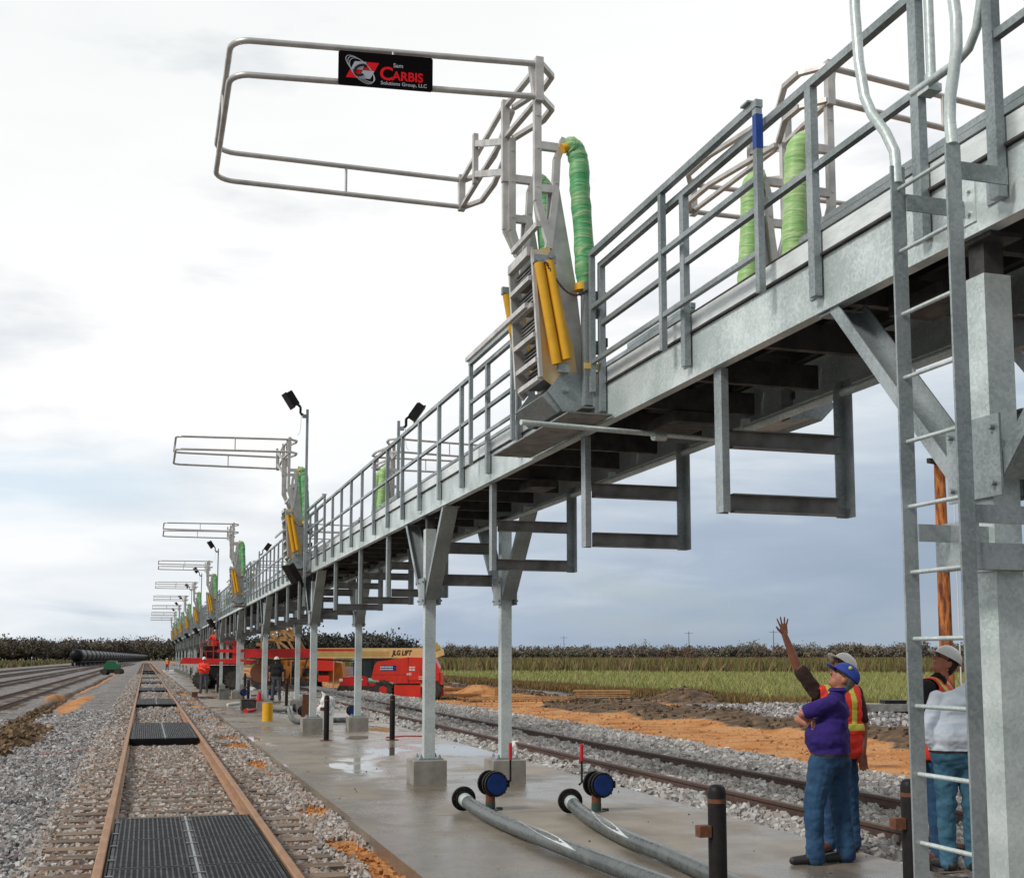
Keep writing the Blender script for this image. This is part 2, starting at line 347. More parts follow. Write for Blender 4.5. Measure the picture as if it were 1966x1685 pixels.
def arange2(parts): return np.unique(np.concatenate([np.round(np.arange(a, b, s), 4) for a, b, s in parts]))
gx = arange2([(-3000,-600,200),(-600,-120,40),(-120,-30,6),(-30,-7,1.0),(-7,13,.14),(13,30,.35),(30,80,2),(80,400,12),(400,1200,60),(1200,4001,200)])
gy = arange2([(-40,4,4),(4,24,.16),(24,62,.34),(62,180,1.5),(180,500,10),(500,1500,60),(1500,6001,300)])
XX, YY = np.meshgrid(gx, gy); ZZ = G(XX, YY)
nx, ny = len(gx), len(gy); idx = np.arange(nx*ny).reshape(ny, nx)
quads = np.stack([idx[:-1,:-1], idx[:-1,1:], idx[1:,1:], idx[1:,:-1]], -1).reshape(-1, 4)
def np_mesh(name, co, faces, smooth=True):
    me = bpy.data.meshes.new(name); k = faces.shape[1]
    me.vertices.add(len(co)); me.vertices.foreach_set('co', co.astype(np.float32).ravel())
    me.loops.add(faces.size); me.loops.foreach_set('vertex_index', faces.astype(np.int32).ravel())
    me.polygons.add(len(faces)); me.polygons.foreach_set('loop_start', np.arange(0, faces.size, k, dtype=np.int32))
    me.polygons.foreach_set('loop_total', np.full(len(faces), k, dtype=np.int32))
    me.polygons.foreach_set('use_smooth', np.full(len(faces), smooth)); me.update(calc_edges=True); return me
gm = np_mesh('ground', np.stack([XX, YY, ZZ], -1).reshape(-1, 3), quads)
for nm, arr in zip(('dirt','mud','green','reeds'), zones(XX, YY)):
    a = gm.attributes.new(nm, 'FLOAT', 'POINT'); a.data.foreach_set('value', arr.astype(np.float32).ravel())
go = bpy.data.objects.new('ground', gm); COL.objects.link(go); tag(go, kind='structure')

def ground_mat():
    m = bpy.data.materials.new('ground_surface'); m.use_nodes = True; t = m.node_tree; b = t.nodes['Principled BSDF']; l = t.links.new
    geo = t.nodes.new('ShaderNodeNewGeometry')
    def noise_(sc, d=6, dist=0, out_='Fac'):
        n = t.nodes.new('ShaderNodeTexNoise'); n.inputs['Scale'].default_value = sc; n.inputs['Detail'].default_value = d; n.inputs['Distortion'].default_value = dist
        l(geo.outputs['Position'], n.inputs['Vector']); return n.outputs[out_]
    def ramp(f, st):
        r = t.nodes.new('ShaderNodeValToRGB'); l(f, r.inputs[0]); e = r.color_ramp.elements
        while len(e) < len(st): e.new(.5)
        for q, (p, c) in zip(e, st): q.position = p; q.color = rgba(c)
        return r.outputs[0]
    def mix(f, a, b_):
        x = t.nodes.new('ShaderNodeMix'); x.data_type = 'RGBA'; l(f, x.inputs['Factor']); l(a, x.inputs['A']); l(b_, x.inputs['B']); return x.outputs['Result']
    vo = t.nodes.new('ShaderNodeTexVoronoi'); vo.inputs['Scale'].default_value = 17; l(geo.outputs['Position'], vo.inputs['Vector'])
    sp = t.nodes.new('ShaderNodeSeparateColor'); l(vo.outputs['Color'], sp.inputs[0])
    gravel = ramp(sp.outputs[0], [(0, (.08,.075,.075)), (.3, (.21,.20,.20)), (.6, (.31,.30,.295)), (1, (.46,.45,.44))])
    big = ramp(noise_(.8, 4), [(.3, (.62,.56,.54)), (.7, (1,1,1))])
    mm = t.nodes.new('ShaderNodeMix'); mm.data_type = 'RGBA'; mm.blend_type = 'MULTIPLY'; mm.inputs['Factor'].default_value = 1; l(gravel, mm.inputs['A']); l(big, mm.inputs['B']); gravel = mm.outputs['Result']
    dirt = ramp(noise_(1.1, 10), [(.3, (.26,.11,.04)), (.45, (.50,.205,.065)), (.6, (.58,.29,.115)), (.75, (.42,.24,.12))])
    mud = ramp(noise_(2.6, 9), [(.3, (.045,.03,.02)), (.52, (.13,.08,.045)), (.72, (.24,.16,.09))])
    green = ramp(noise_(.5, 8), [(.3, (.15,.165,.045)), (.55, (.25,.26,.08)), (.75, (.33,.32,.11))])
    reeds = ramp(noise_(.12, 8), [(.3, (.09,.065,.03)), (.5, (.17,.13,.05)), (.7, (.13,.13,.045))])
    def mask(nm, base):
        a = t.nodes.new('ShaderNodeAttribute'); a.attribute_name = nm
        nn = t.nodes.new('ShaderNodeMath'); nn.operation = 'MULTIPLY_ADD'; l(noise_(5, 8), nn.inputs[0]); nn.inputs[1].default_value = .9; nn.inputs[2].default_value = -.45
        ad = t.nodes.new('ShaderNodeMath'); ad.operation = 'ADD'; l(a.outputs['Fac'], ad.inputs[0]); l(nn.outputs[0], ad.inputs[1])
        mr = t.nodes.new('ShaderNodeMapRange'); mr.inputs['From Min'].default_value = .36; mr.inputs['From Max'].default_value = .6; l(ad.outputs[0], mr.inputs['Value']); return mr.outputs[0]
    c = mix(mask('dirt', 0), gravel, dirt); c = mix(mask('mud', 0), c, mud); c = mix(mask('reeds', 0), c, reeds); c = mix(mask('green', 0), c, green)
    l(c, b.inputs['Base Color']); b.inputs['Roughness'].default_value = .92; b.inputs['Specular IOR Level'].default_value = .25
    bp = t.nodes.new('ShaderNodeBump'); bp.inputs['Distance'].default_value = .05; l(vo.outputs['Distance'], bp.inputs['Height']); bp.inputs['Strength'].default_value = .8
    bp2 = t.nodes.new('ShaderNodeBump'); bp2.inputs['Distance'].default_value = .035; bp2.inputs['Strength'].default_value = .8; l(noise_(6, 8), bp2.inputs['Height']); l(bp.outputs[0], bp2.inputs['Normal']); l(bp2.outputs[0], b.inputs['Normal'])
    return m
gm.materials.append(ground_mat())

# slab
def slab_mat():
    m = bpy.data.materials.new('wet_concrete'); m.use_nodes = True; t = m.node_tree; b = t.nodes['Principled BSDF']; l = t.links.new
    geo = t.nodes.new('ShaderNodeNewGeometry')
    def nz(sc, d=6, st=(1,1,1), dist=0):
        mpn = t.nodes.new('ShaderNodeMapping'); mpn.inputs['Scale'].default_value = st; l(geo.outputs['Position'], mpn.inputs[0])
        n = t.nodes.new('ShaderNodeTexNoise'); n.inputs['Scale'].default_value = sc; n.inputs['Detail'].default_value = d; n.inputs['Distortion'].default_value = dist; l(mpn.outputs[0], n.inputs['Vector']); return n.outputs['Fac']
    def mr(f, a, b_, c=0, d=1):
        r = t.nodes.new('ShaderNodeMapRange'); r.inputs['From Min'].default_value = a; r.inputs['From Max'].default_value = b_; r.inputs['To Min'].default_value = c; r.inputs['To Max'].default_value = d; l(f, r.inputs['Value']); return r.outputs[0]
    def mix(f, a, b_):
        x = t.nodes.new('ShaderNodeMix'); x.data_type = 'RGBA'
        for k, v in (('Factor', f), ('A', a), ('B', b_)):
            if isinstance(v, tuple): x.inputs[k].default_value = rgba(v)
            else: l(v, x.inputs[k])
        return x.outputs['Result']
    base = mix(mr(nz(1.1, 8), .35, .65), (.33,.285,.23), (.225,.192,.152))
    fine = mix(mr(nz(45, 4), .3, .7), (.82,.82,.82), (1.08,1.08,1.08))
    mm = t.nodes.new('ShaderNodeMix'); mm.data_type = 'RGBA'; mm.blend_type = 'MULTIPLY'; mm.inputs['Factor'].default_value = 1; l(base, mm.inputs['A']); l(fine, mm.inputs['B'])
    wet = mr(nz(.55, 5, (1, .55, 1), .4), .38, .54)
    pud0 = mr(nz(.38, 4, (1.25, .55, 1), .3), .525, .575)
    sy_ = t.nodes.new('ShaderNodeSeparateXYZ'); l(geo.outputs['Position'], sy_.inputs[0]); pm_ = t.nodes.new('ShaderNodeMath'); pm_.operation = 'MULTIPLY'; l(pud0, pm_.inputs[0]); l(mr(sy_.outputs[1], 16.5, 18.5), pm_.inputs[1]); pud = pm_.outputs[0]
    col = mix(wet, mm.outputs['Result'], mix(mr(nz(2, 5), .3, .7), (.20,.168,.13), (.145,.122,.096)))
    l(col, b.inputs['Base Color'])
    r1 = t.nodes.new('ShaderNodeMix'); l(wet, r1.inputs['Factor']); l(mr(nz(3.5, 6), .3, .7, .55, .75), r1.inputs['A']); l(mr(nz(2.2, 7), .3, .7, .08, .36), r1.inputs['B'])
    r2 = t.nodes.new('ShaderNodeMix'); l(pud, r2.inputs['Factor']); l(r1.outputs['Result'], r2.inputs['A']); r2.inputs['B'].default_value = .03
    l(r2.outputs['Result'], b.inputs['Roughness'])
    bp = t.nodes.new('ShaderNodeBump'); l(nz(60, 5), bp.inputs['Height'])
    q = t.nodes.new('ShaderNodeMath'); q.operation = 'MULTIPLY_ADD'; l(pud, q.inputs[0]); q.inputs[1].default_value = -.004; q.inputs[2].default_value = .004; l(q.outputs[0], bp.inputs['Distance']); l(bp.outputs[0], b.inputs['Normal'])
    return m
M['slab'] = slab_mat()
sl = MB(); SY = [2.0, 7.9, 13.2, 19.4, 25.6, 31.8, 38, 44.2, 50.4, 56.6, 62.8, 75, 87.2, 99.4, 111.6, 136, 160, 182]
for i, (a, b) in enumerate(zip(SY, SY[1:])):
    x0 = 2.17 if b < 14 else 2.21
    sl.box(x0, 6.22, a+.006, b-.006, -.42, 0)
so_ = sl.build('concrete_slab', 'slab'); tag(so_, kind='structure')
jt = MB()
for y in SY[1:-1]: jt.box(2.2, 6.2, y-.006, y+.006, -.3, -.002)
tag(jt.build('slab_joint_filler', pm('pale_joint_mortar', (.42,.40,.36), rough=.9)), kind='structure')

# ------------------------------------------------------------------ railway tracks
M['rail'] = pm('rusty_rail', (.40, .215, .11), (.28, .145, .075), rough=.62, scale=12, stretch=(1,.2,1), bump=.0008)
M['raild'] = pm('dark_rusty_rail', (.13, .07, .05), (.08, .05, .04), rough=.65, scale=12)
M['tie'] = pm('timber_sleeper', (.21, .15, .105), (.10, .065, .045), rough=.88, scale=9, stretch=(.25, 3, 2), bump=.004)
M['tie2'] = pm('pale_timber_sleeper', (.27, .20, .14), (.17, .12, .085), rough=.88, scale=9, stretch=(.25, 3, 2), bump=.004)
def rail_profile():
    return [(-.065,-.17),(.065,-.17),(.065,-.158),(.015,-.145),(.010,-.05),(.036,-.038),(.037,-.006),(.028,0),(-.028,0),(-.037,-.006),(-.036,-.038),(-.010,-.05),(-.015,-.145),(-.065,-.158)]
def railway(name, label, cx_, ztop, y0, y1, mat, group, ties=True, tie_y0=None, tstep=.53, curve=None):
    t = thing(name, label, 'railway track', (cx_, y0, ztop), 0, group)
    pr = rail_profile(); n = len(pr)
    seg = 40
    ys = [y0 + (y1-y0)*(k/seg)**1.6 for k in range(seg+1)]
    for sgn in (-1, 1):
        vs = []; fs = []
        for y in ys:
            c = (curve(y) if curve else cx_)
            vs += [(c + sgn*.735 + p[0], y, ztop + p[1]) for p in pr]
        for k in range(len(ys)-1):
            for j in range(n): fs.append((k*n+j, k*n+(j+1)%n, (k+1)*n+(j+1)%n, (k+1)*n+j))
        fs.append(tuple(range(n-1,-1,-1)))
        m = MB(); m.add(vs, fs); m.build('rail', mat, t)
    if ties:
        y = tie_y0 or y0; k = 0; rest = MB(); r = random.Random(int(cx_*10)+5)
        while y < y1:
            L_ = 1.28 + r.uniform(-.03,.05); a = r.uniform(-.008,.008)
            m = MB() if k < 96 else rest
            z = ztop - .168
            m.prism([(cx_-L_, y-.115-a), (cx_+L_, y-.115+a), (cx_+L_, y+.115+a), (cx_-L_, y+.115-a)], 'z', z-.17, z + r.uniform(-.012, .0))
            if k < 96: m.build('sleeper', 'tie2' if r.random() < .3 else 'tie', t)
            y += tstep; k += 1
        if rest.v: tag(rest.build('far_sleeper', 'tie', t), kind='stuff')
    return t
railway('railway_track', 'rusty orange railway track in the foreground with black drip pans between its rails', .43, .1, 2, 420, 'rail', None, tie_y0=5.0)
# rail bed clips along the near rails
railway('railway_track', 'brown railway track in white ballast on the right, beyond the concrete slab', 7.75, .1, 5, 320, 'raild', None, tie_y0=9)
lt = [(-6.55, 'nearest of the four tracks on the left, beside the orange trench'), (-10.9, 'second of the four tracks on the left, counted from the trench'), (-15.6, 'third of the four tracks on the left, counted from the trench'), (-20.6, 'outermost of the four tracks on the left, by the grass')]
for x, lb in lt:
    railway('railway_track', 'dark railway track, ' + lb, x, -.28, 30, 480, 'raild', 'tracks of the yard on the left', ties=(x > -12), tie_y0=34, tstep=.6,
            curve=lambda y, x=x: x + max(0, y-250)**1.35*.0035)

# drip pans between the rails of the foreground track
M['pan'] = pm('black_polymer_grating', (.012, .012, .014), (.028, .028, .032), rough=.5, spec=.25, scale=7, rvar=.1)
M['panb'] = pm('black_polymer_pan', (.006, .006, .007), (.01, .01, .01), rough=.6, spec=.15)
M['clip'] = pm('zinc_clip_strip', (.3, .31, .32), rough=.4, metal=.6)
def pan(yn, yf, label):
    t = thing('track_drip_pan', label, 'drip pan', (.43, yn, -.07), 0, 'drip pans between the rails')
    b = MB(); xs = (-.20, .45, 1.06)
    b.box(-.24, 1.10, yn, yf, -.10, .02); b.box(-.255, -.24, yn, yf, -.05, .075); b.box(1.10, 1.115, yn, yf, -.05, .075); b.box(-.255,1.115,yn-.02,yn,-.10,.055); b.build('pan_tray', 'panb', t)
    npn = 4; Lp = (yf-yn)/npn
    for k in range(npn):
        for a, c in ((xs[0]-.03, xs[1]-.015), (xs[1]+.015, xs[2]+.03)):
            g = MB(); ya = yn + k*Lp + .015; yb = yn + (k+1)*Lp - .015
            g.box(a, a+.025, ya, yb, .045, .075); g.box(c-.025, c, ya, yb, .045, .075); g.box(a+.025, c-.025, ya, ya+.03, .045, .074); g.box(a+.025, c-.025, yb-.03, yb, .045, .074)
            ny_ = int((yb-ya)/.042); nx_ = 15
            for i in range(1, ny_):
                yy = ya + (yb-ya)*i/ny_; g.box(a+.025, c-.025, yy-.008, yy+.008, .05, .071)
            for i in range(1, nx_):
                xx = a + (c-a)*i/nx_; g.box(xx-.007, xx+.007, ya+.03, yb-.03, .052, .073)
            g.build('grating_panel', 'pan', t)
    s_ = MB(); s_.box(xs[1]-.011, xs[1]+.011, yn, yf, .046, .082)
    for k in range(npn*2):
        yy = yn + (k+.5)*Lp/2
        s_.box(xs[1]-.05, xs[1]+.05, yy-.012, yy+.012, .076, .086); s_.box(xs[0]-.045, xs[0]+.01, yy-.012, yy+.012, .076, .086)
    s_.build('clip_strip', 'clip', t)
    return t
pan0 = pan(7.1, 13.35, 'black grated drip pan between the near rails, cut by the bottom edge of the photo')
for k in range(1, 9): dup(pan0, (0, 19.2*k, 0), label='black drip pan between the foreground rails, %s of the row counted from the camera' % ordn(k))

# ------------------------------------------------------------------ loose ballast stones
def stones(name, label, xr, yr, n, smin, smax, keep=None, colors=((.36,.35,.35),(.25,.24,.24),(.50,.49,.48),(.31,.265,.25),(.15,.14,.14)), seed=1, lift=0.3, grow=0.0, ypow=1.0, zfix=None):
    r = np.random.RandomState(seed)
    x = r.uniform(xr[0], xr[1], n); y = yr[0] + (yr[1]-yr[0])*r.uniform(0, 1, n)**ypow
    if keep is not None:
        k = keep(x, y, r); x, y = x[k], y[k]; n = len(x)
    s = r.uniform(smin, smax, n)*(1 + grow*(y-yr[0])/(yr[1]-yr[0]))
    base = np.array([(-1,-1,-1),(1,-1,-1),(1,1,-1),(-1,1,-1),(-1,-1,1),(1,-1,1),(1,1,1),(-1,1,1)], float)*.5
    V = base[None] * (1 + r.uniform(-.42, .25, (n, 8, 3))); V *= (s[:, None]*np.stack([np.ones(n), r.uniform(.6,1,n), r.uniform(.45,.85,n)], -1))[:, None, :]
    q = r.normal(size=(n, 4)); q /= np.linalg.norm(q, axis=1, keepdims=True); w, a, b, c = q.T
    Rm = np.stack([1-2*(b*b+c*c), 2*(a*b-c*w), 2*(a*c+b*w), 2*(a*b+c*w), 1-2*(a*a+c*c), 2*(b*c-a*w), 2*(a*c-b*w), 2*(b*c+a*w), 1-2*(a*a+b*b)], -1).reshape(n, 3, 3)
    V = np.einsum('nij,nkj->nki', Rm, V)
    z = (G(x, y) if zfix is None else zfix) + s*lift*r.uniform(.2, 1.3, n)
    V += np.stack([x, y, z], -1)[:, None, :]
    F = np.array([(0,3,2,1),(4,5,6,7),(0,1,5,4),(1,2,6,5),(2,3,7,6),(3,0,4,7)])[None] + (np.arange(n)*8)[:, None, None]
    me = np_mesh(name, V.reshape(-1, 3), F.reshape(-1, 4), False)
    cols = np.array(colors); cc = cols[r.randint(0, len(cols), n)]*r.uniform(.7, 1.2, (n, 1))
    at = me.color_attributes.new('stone', 'FLOAT_COLOR', 'POINT'); at.data.foreach_set('color', np.repeat(np.concatenate([cc, np.ones((n,1))], 1), 8, axis=0).astype(np.float32).ravel())
    me.materials.append(M['stone']); o = bpy.data.objects.new(name, me); COL.objects.link(o); tag(o, label, 'gravel', kind='stuff'); return o
sm_ = bpy.data.materials.new('crushed_stone'); sm_.use_nodes = True; t_ = sm_.node_tree; a_ = t_.nodes.new('ShaderNodeAttribute'); a_.attribute_name = 'stone'
t_.links.new(a_.outputs['Color'], t_.nodes['Principled BSDF'].inputs['Base Color']); t_.nodes['Principled BSDF'].inputs['Roughness'].default_value = .85; M['stone'] = sm_
def keep_l(x, y, r):
    d, mu, g_, re = zones(x, y); return (d+mu < .35+.2*r.uniform(-1,1,len(x)))
def keep_bed(x, y, r):
    onrail = (np.abs(np.abs(x-.43)-.735) < .07); p = (y % 19.2); inpan = (np.abs(x-.43) < .72) & (((y-7.0) % 19.2) < 6.45) & (y > 7)
    tie = ((y-5.0+.14) % .53) < .26
    d, mu, g_, re = zones(x, y)
    return ~onrail & ~inpan & ~(tie & (r.uniform(0,1,len(x)) < .9) & (np.abs(x-.43) < 1.3)) & (d < .7)
stones('ballast', 'loose grey crushed stone heaped left of the foreground track', (-6.0, -.9), (6.5, 44), 80000, .03, .062, keep_l, seed=2, grow=.9, ypow=1.5)
stones('ballast', 'grey and pinkish crushed stone packed between the foreground sleepers', (-1.0, 2.2), (6.5, 34), 60000, .03, .058, keep_bed, seed=3, grow=.6, ypow=1.35, lift=.5, colors=((.40,.37,.35),(.30,.27,.25),(.5,.48,.46),(.36,.26,.21),(.44,.36,.3)))
def keep_r(x, y, r):
    onrail = (np.abs(np.abs(x-7.75)-.735) < .09); d, mu, g_, re = zones(x, y); return ~onrail & (d < .5)
stones('ballast', 'pale crushed stone around the right hand track beyond the slab', (6.2, 12.4), (9, 60), 56000, .045, .085, keep_r, seed=4, grow=.9, ypow=1.3, lift=.6, colors=((.44,.42,.40),(.32,.30,.285),(.54,.53,.51),(.40,.36,.33)))
def keep_h(x, y, r): 
    d, mu, g_, re = zones(x, y); return (mu+d < .35)
stones('ballast', 'grey gravel windrow between the orange dirt road and the field', (15.5, 23.8), (12, 46), 26000, .06, .12, keep_h, seed=5, lift=.4)
def keep_m(x, y, r):
    d, mu, g_, re = zones(x, y); return (mu > .5)
stones('ballast', 'stones half covering the far sleepers of the foreground track', (-1.1, 2.15), (33, 130), 26000, .05, .09, keep_bed, seed=13, grow=1.2, ypow=1.2, lift=.35, colors=((.36,.33,.31),(.27,.24,.22),(.44,.42,.40),(.33,.24,.19)))
stones('mud_clods', 'dark brown clods of earth churned up along the mud ridge', (13.8, 26), (14, 95), 5200, .04, .13, keep_m, colors=((.09,.06,.035),(.14,.09,.05),(.06,.04,.025)), seed=6, lift=.3)
def keep_t(x, y, r):
    d, mu, g_, re = zones(x, y); return (mu > .4) & (x > -4.3)
stones('mud_clods', 'brown clods of dug earth lying along the trench on the left', (-5.2, -2.0), (18, 60), 5000, .04, .14, keep_t, colors=((.16,.10,.05),(.22,.14,.07),(.11,.07,.04)), seed=7, lift=.3)
def keep_o(x, y, r):
    d, mu, g_, re = zones(x, y); return (d > .45)
stones('dirt_crumbs', 'orange clay crumbs spilled along the slab edge', (1.3, 2.3), (7, 40), 5000, .015, .05, keep_o, colors=((.52,.22,.07),(.58,.28,.10),(.40,.18,.07)), seed=8, lift=.5)
stones('dirt_crumbs', 'orange clay lumps on the dirt road beyond the right hand track', (11.5, 26), (14, 110), 7000, .02, .08, keep_o, colors=((.50,.26,.09),(.58,.34,.15),(.40,.20,.07)), seed=9, lift=.3)

stones('pebbles', 'stray pebbles and crumbs of dirt scattered over the concrete slab', (2.25, 6.15), (7, 60), 260, .006, .02, colors=((.13,.10,.07),(.30,.28,.26),(.08,.06,.05)), seed=15, lift=.25, ypow=1.3, zfix=0.0)

# ------------------------------------------------------------------ field grass
def blades(name, label, n, sampler, h0, h1, wfac, cols, seed, cat='grass'):
    r = np.random.RandomState(seed); x, y = sampler(r, n); n = len(x); z = G(x, y)
    dist = np.hypot(x, y); h = r.uniform(h0, h1, n); w = wfac*np.clip(dist/40, .6, 4)*r.uniform(.6, 1.3, n)
    a = r.uniform(0, math.pi, n); dx, dy = np.cos(a)*w, np.sin(a)*w; lx, ly = r.normal(0, .18, n)*h, r.normal(0, .18, n)*h
    V = np.stack([np.stack([x-dx, y-dy, z], -1), np.stack([x+dx, y+dy, z], -1), np.stack([x+dx*.6+lx*.6, y+dy*.6+ly*.6, z+h*.62], -1), np.stack([x+lx*1.3, y+ly*1.3, z+h], -1)], 1)
    F = (np.arange(n)*4)[:, None] + np.array([0,1,2,3])
    me = np_mesh(name, V.reshape(-1, 3), F, False); cc = np.array(cols)[r.randint(0, len(cols), n)]*r.uniform(.7, 1.25, (n, 1))
    at = me.color_attributes.new('stone', 'FLOAT_COLOR', 'POINT'); at.data.foreach_set('color', np.repeat(np.concatenate([cc, np.ones((n,1))], 1), 4, axis=0).astype(np.float32).ravel())
    me.materials.append(M['stone']); o = bpy.data.objects.new(name, me); COL.objects.link(o); tag(o, label, cat, kind='stuff')
def samp_field(r, n):
    y = 22 + 190*r.uniform(0, 1, n)**1.5; x = 26.3 + (r.uniform(0, 1, n))*(y*.95+12); d, mu, g_, re = zones(x, y); k = g_ > .5; return x[k], y[k]
blades('field_grass', 'tall yellow-green grass covering the field on the right', 330000, samp_field, .28, .70, .016, ((.24,.26,.075),(.31,.32,.10),(.38,.37,.15),(.18,.21,.055),(.34,.30,.13)), 21)
def samp_edge(r, n):
    y = 14 + 100*r.uniform(0, 1, n)**1.2; x = r.uniform(24.2, 27.6, n); return x, y
blades('dry_grass', 'dry brown grass along the near edge of the green field', 60000, samp_edge, .12, .45, .018, ((.20,.12,.04),(.26,.16,.06),(.16,.13,.04),(.14,.08,.03)), 22)
def samp_reed(r, n):
    y = 90 + 500*r.uniform(0, 1, n)**1.3; x = 20 + r.uniform(0, 1, n)*(y*.95+20); d, mu, g_, re = zones(x, y); k = (re > .5) & (fbm(x, y, .012, 70) > .40); return x[k], y[k]
blades('reeds', 'band of brown and olive reeds behind the green field', 200000, samp_reed, .8, 2.3, .035, ((.17,.16,.045),(.22,.17,.07),(.14,.14,.04),(.15,.09,.045)), 23, 'reeds')
def samp_lg(r, n):
    y = 90 + 500*r.uniform(0, 1, n)**1.2; x = -28 - r.uniform(0, 1, n)*(y*.35); return x, y
blades('rough_grass', 'rough brown and green grass beyond the tracks on the left', 40000, samp_lg, .4, 1.4, .08, ((.14,.12,.05),(.17,.12,.06),(.12,.15,.04)), 24)

# ------------------------------------------------------------------ tree lines
def wood(name, label, specs, seed, cols, leaf=1.0, per=70):
    r = np.random.RandomState(seed); Vs = []; Cs = []; n = 0
    for (x, y, h, w) in specs:
        k = per; u_ = r.uniform(0, 1, k)
        nb = 6; cx_ = r.normal(0, .28, (nb, 2))*w; cz = r.uniform(.28, .82, nb)*h; b = r.randint(0, nb, k)
        px = x + cx_[b, 0] + r.normal(0, .17, k)*w; py = y + cx_[b, 1] + r.normal(0, .17, k)*w; pz = cz[b] + r.normal(0, .10, k)*h
        pz = np.clip(pz, .3, h*1.02); s = leaf*r.uniform(.45, 1.1, k)
        a = r.normal(size=(k, 3)); a /= np.linalg.norm(a, axis=1, keepdims=True); b2 = np.cross(a, r.normal(size=(k, 3))); b2 /= np.linalg.norm(b2, axis=1, keepdims=True)
        P_ = np.stack([px, py, pz + G(px*0+x, py*0+y)*0 - .4], -1); q = [P_ + a*s[:, None]*r.uniform(.6,1.2,(k,1)), P_ + b2*s[:, None]*r.uniform(.6,1.2,(k,1)), P_ - a*s[:, None], P_ - b2*s[:, None]*r.uniform(.5,1,(k,1))]
        Vs.append(np.stack(q, 1)); c0 = np.array(cols[r.randint(len(cols))])*r.uniform(.8, 1.2); Cs.append(c0*r.uniform(.8, 1.15, (k, 1)))
        # trunk
        tr = np.array([[x-.18, y, -.5],[x+.18, y, -.5],[x+.08, y, h*.8],[x-.08, y, h*.8]])[None]; Vs.append(tr); Cs.append(np.array([[.05,.04,.035]]))
    V = np.concatenate(Vs); C = np.concatenate(Cs); n = len(V)
    me = np_mesh(name, V.reshape(-1, 3), (np.arange(n)*4)[:, None]+np.array([0,1,2,3]), False)
    at = me.color_attributes.new('stone', 'FLOAT_COLOR', 'POINT'); at.data.foreach_set('color', np.repeat(np.concatenate([C, np.ones((n,1))], 1), 4, axis=0).astype(np.float32).ravel())
    me.materials.append(M['stone']); o = bpy.data.objects.new(name, me); COL.objects.link(o); tag(o, label, 'woodland', kind='stuff'); return o
def line(px0, px1, D0, D1, n, h0, h1, rows=3, seed=1):
    """trees standing in a belt that starts at bearing px0 and ends at px1 (bearings in degrees from +Y)"""
    r = np.random.RandomState(seed); out_ = []
    for i in range(n):
        f = r.uniform(0, 1); a = math.radians(px0+(px1-px0)*f); D = D0+(D1-D0)*f + r.uniform(0, 60)
        h = r.uniform(h0*.8, h1)*(1.25 if r.random() < .07 else 1)*(.78+.42*float(fbm(f*40, seed*3.1, 1.0, 80, 3)))
        out_.append((D*math.sin(a), D*math.cos(a), h, h*r.uniform(.45, .8)))
    return out_
br = ((.17,.145,.12),(.20,.17,.135),(.14,.13,.115),(.21,.17,.125),(.155,.155,.115))
wood('far_woodland', 'long brown-grey belt of bare trees along the right horizon', line(9, 44, 1050, 900, 1000, 9, 13.5, seed=3), 31, br, .85, 200)
wood('far_woodland', 'brown belt of bare trees along the left horizon behind the tank train', line(-8, 3.5, 820, 900, 420, 12, 16.5, seed=4), 32, ((.13,.10,.085),(.16,.125,.10),(.11,.095,.08),(.15,.14,.09)), .85, 220)
wood('near_woodland', 'darker taller clump of green-grey trees behind the boom lift', line(6.0, 11.8, 520, 560, 110, 11, 15.5, seed=5) + line(3.4, 6.5, 700, 600, 60, 11, 14, seed=6), 33, ((.055,.06,.05),(.075,.078,.062),(.085,.08,.068)), .8, 420)
def bush(name, label, x, y, h, w, cols, seed):
    t = thing(name, label, 'bush', (x, y, float(G(x, y))), 0, None)
    r = np.random.RandomState(seed); k = 260
    v = r.normal(size=(k, 3)); v /= np.linalg.norm(v, axis=1, keepdims=True); v *= r.uniform(.4, 1, (k, 1))
    m = MB(); s = h*.07
    for q in v:
        c = Vector((x+q[0]*w/2, y+q[1]*w/2, float(G(x, y)) + h*.5 + q[2]*h*.5)); a = Vector(r.normal(size=3)).normalized()*s; b = Vector(r.normal(size=3)).normalized()*s
        m.add([c+a, c+b, c-a, c-b], [(0,1,2,3)])
    m.build('foliage', pm('shrub_leaves', cols, rough=.9), t)
    st = MB()
    for q in range(5): st.cyl((x, y, float(G(x,y))-.1), (x+r.uniform(-.3,.3)*w, y+r.uniform(-.3,.3)*w, float(G(x,y))+h*.7), .04, 5, .01)
    st.build('stem', 'tyre', t)
bush('round_shrub', 'dark brown bush in the dry grass right of the boom lift', 62, 205, 3.4, 3.4, (.06,.04,.025), 1)
bush('round_shrub', 'smaller brown bush just right of the dark bush in the dry grass', 68, 195, 2.2, 2.2, (.09,.05,.03), 2)
bush('round_shrub', 'low reddish thicket on the far side of the field', 100, 215, 4.2, 11, (.12,.06,.035), 3)

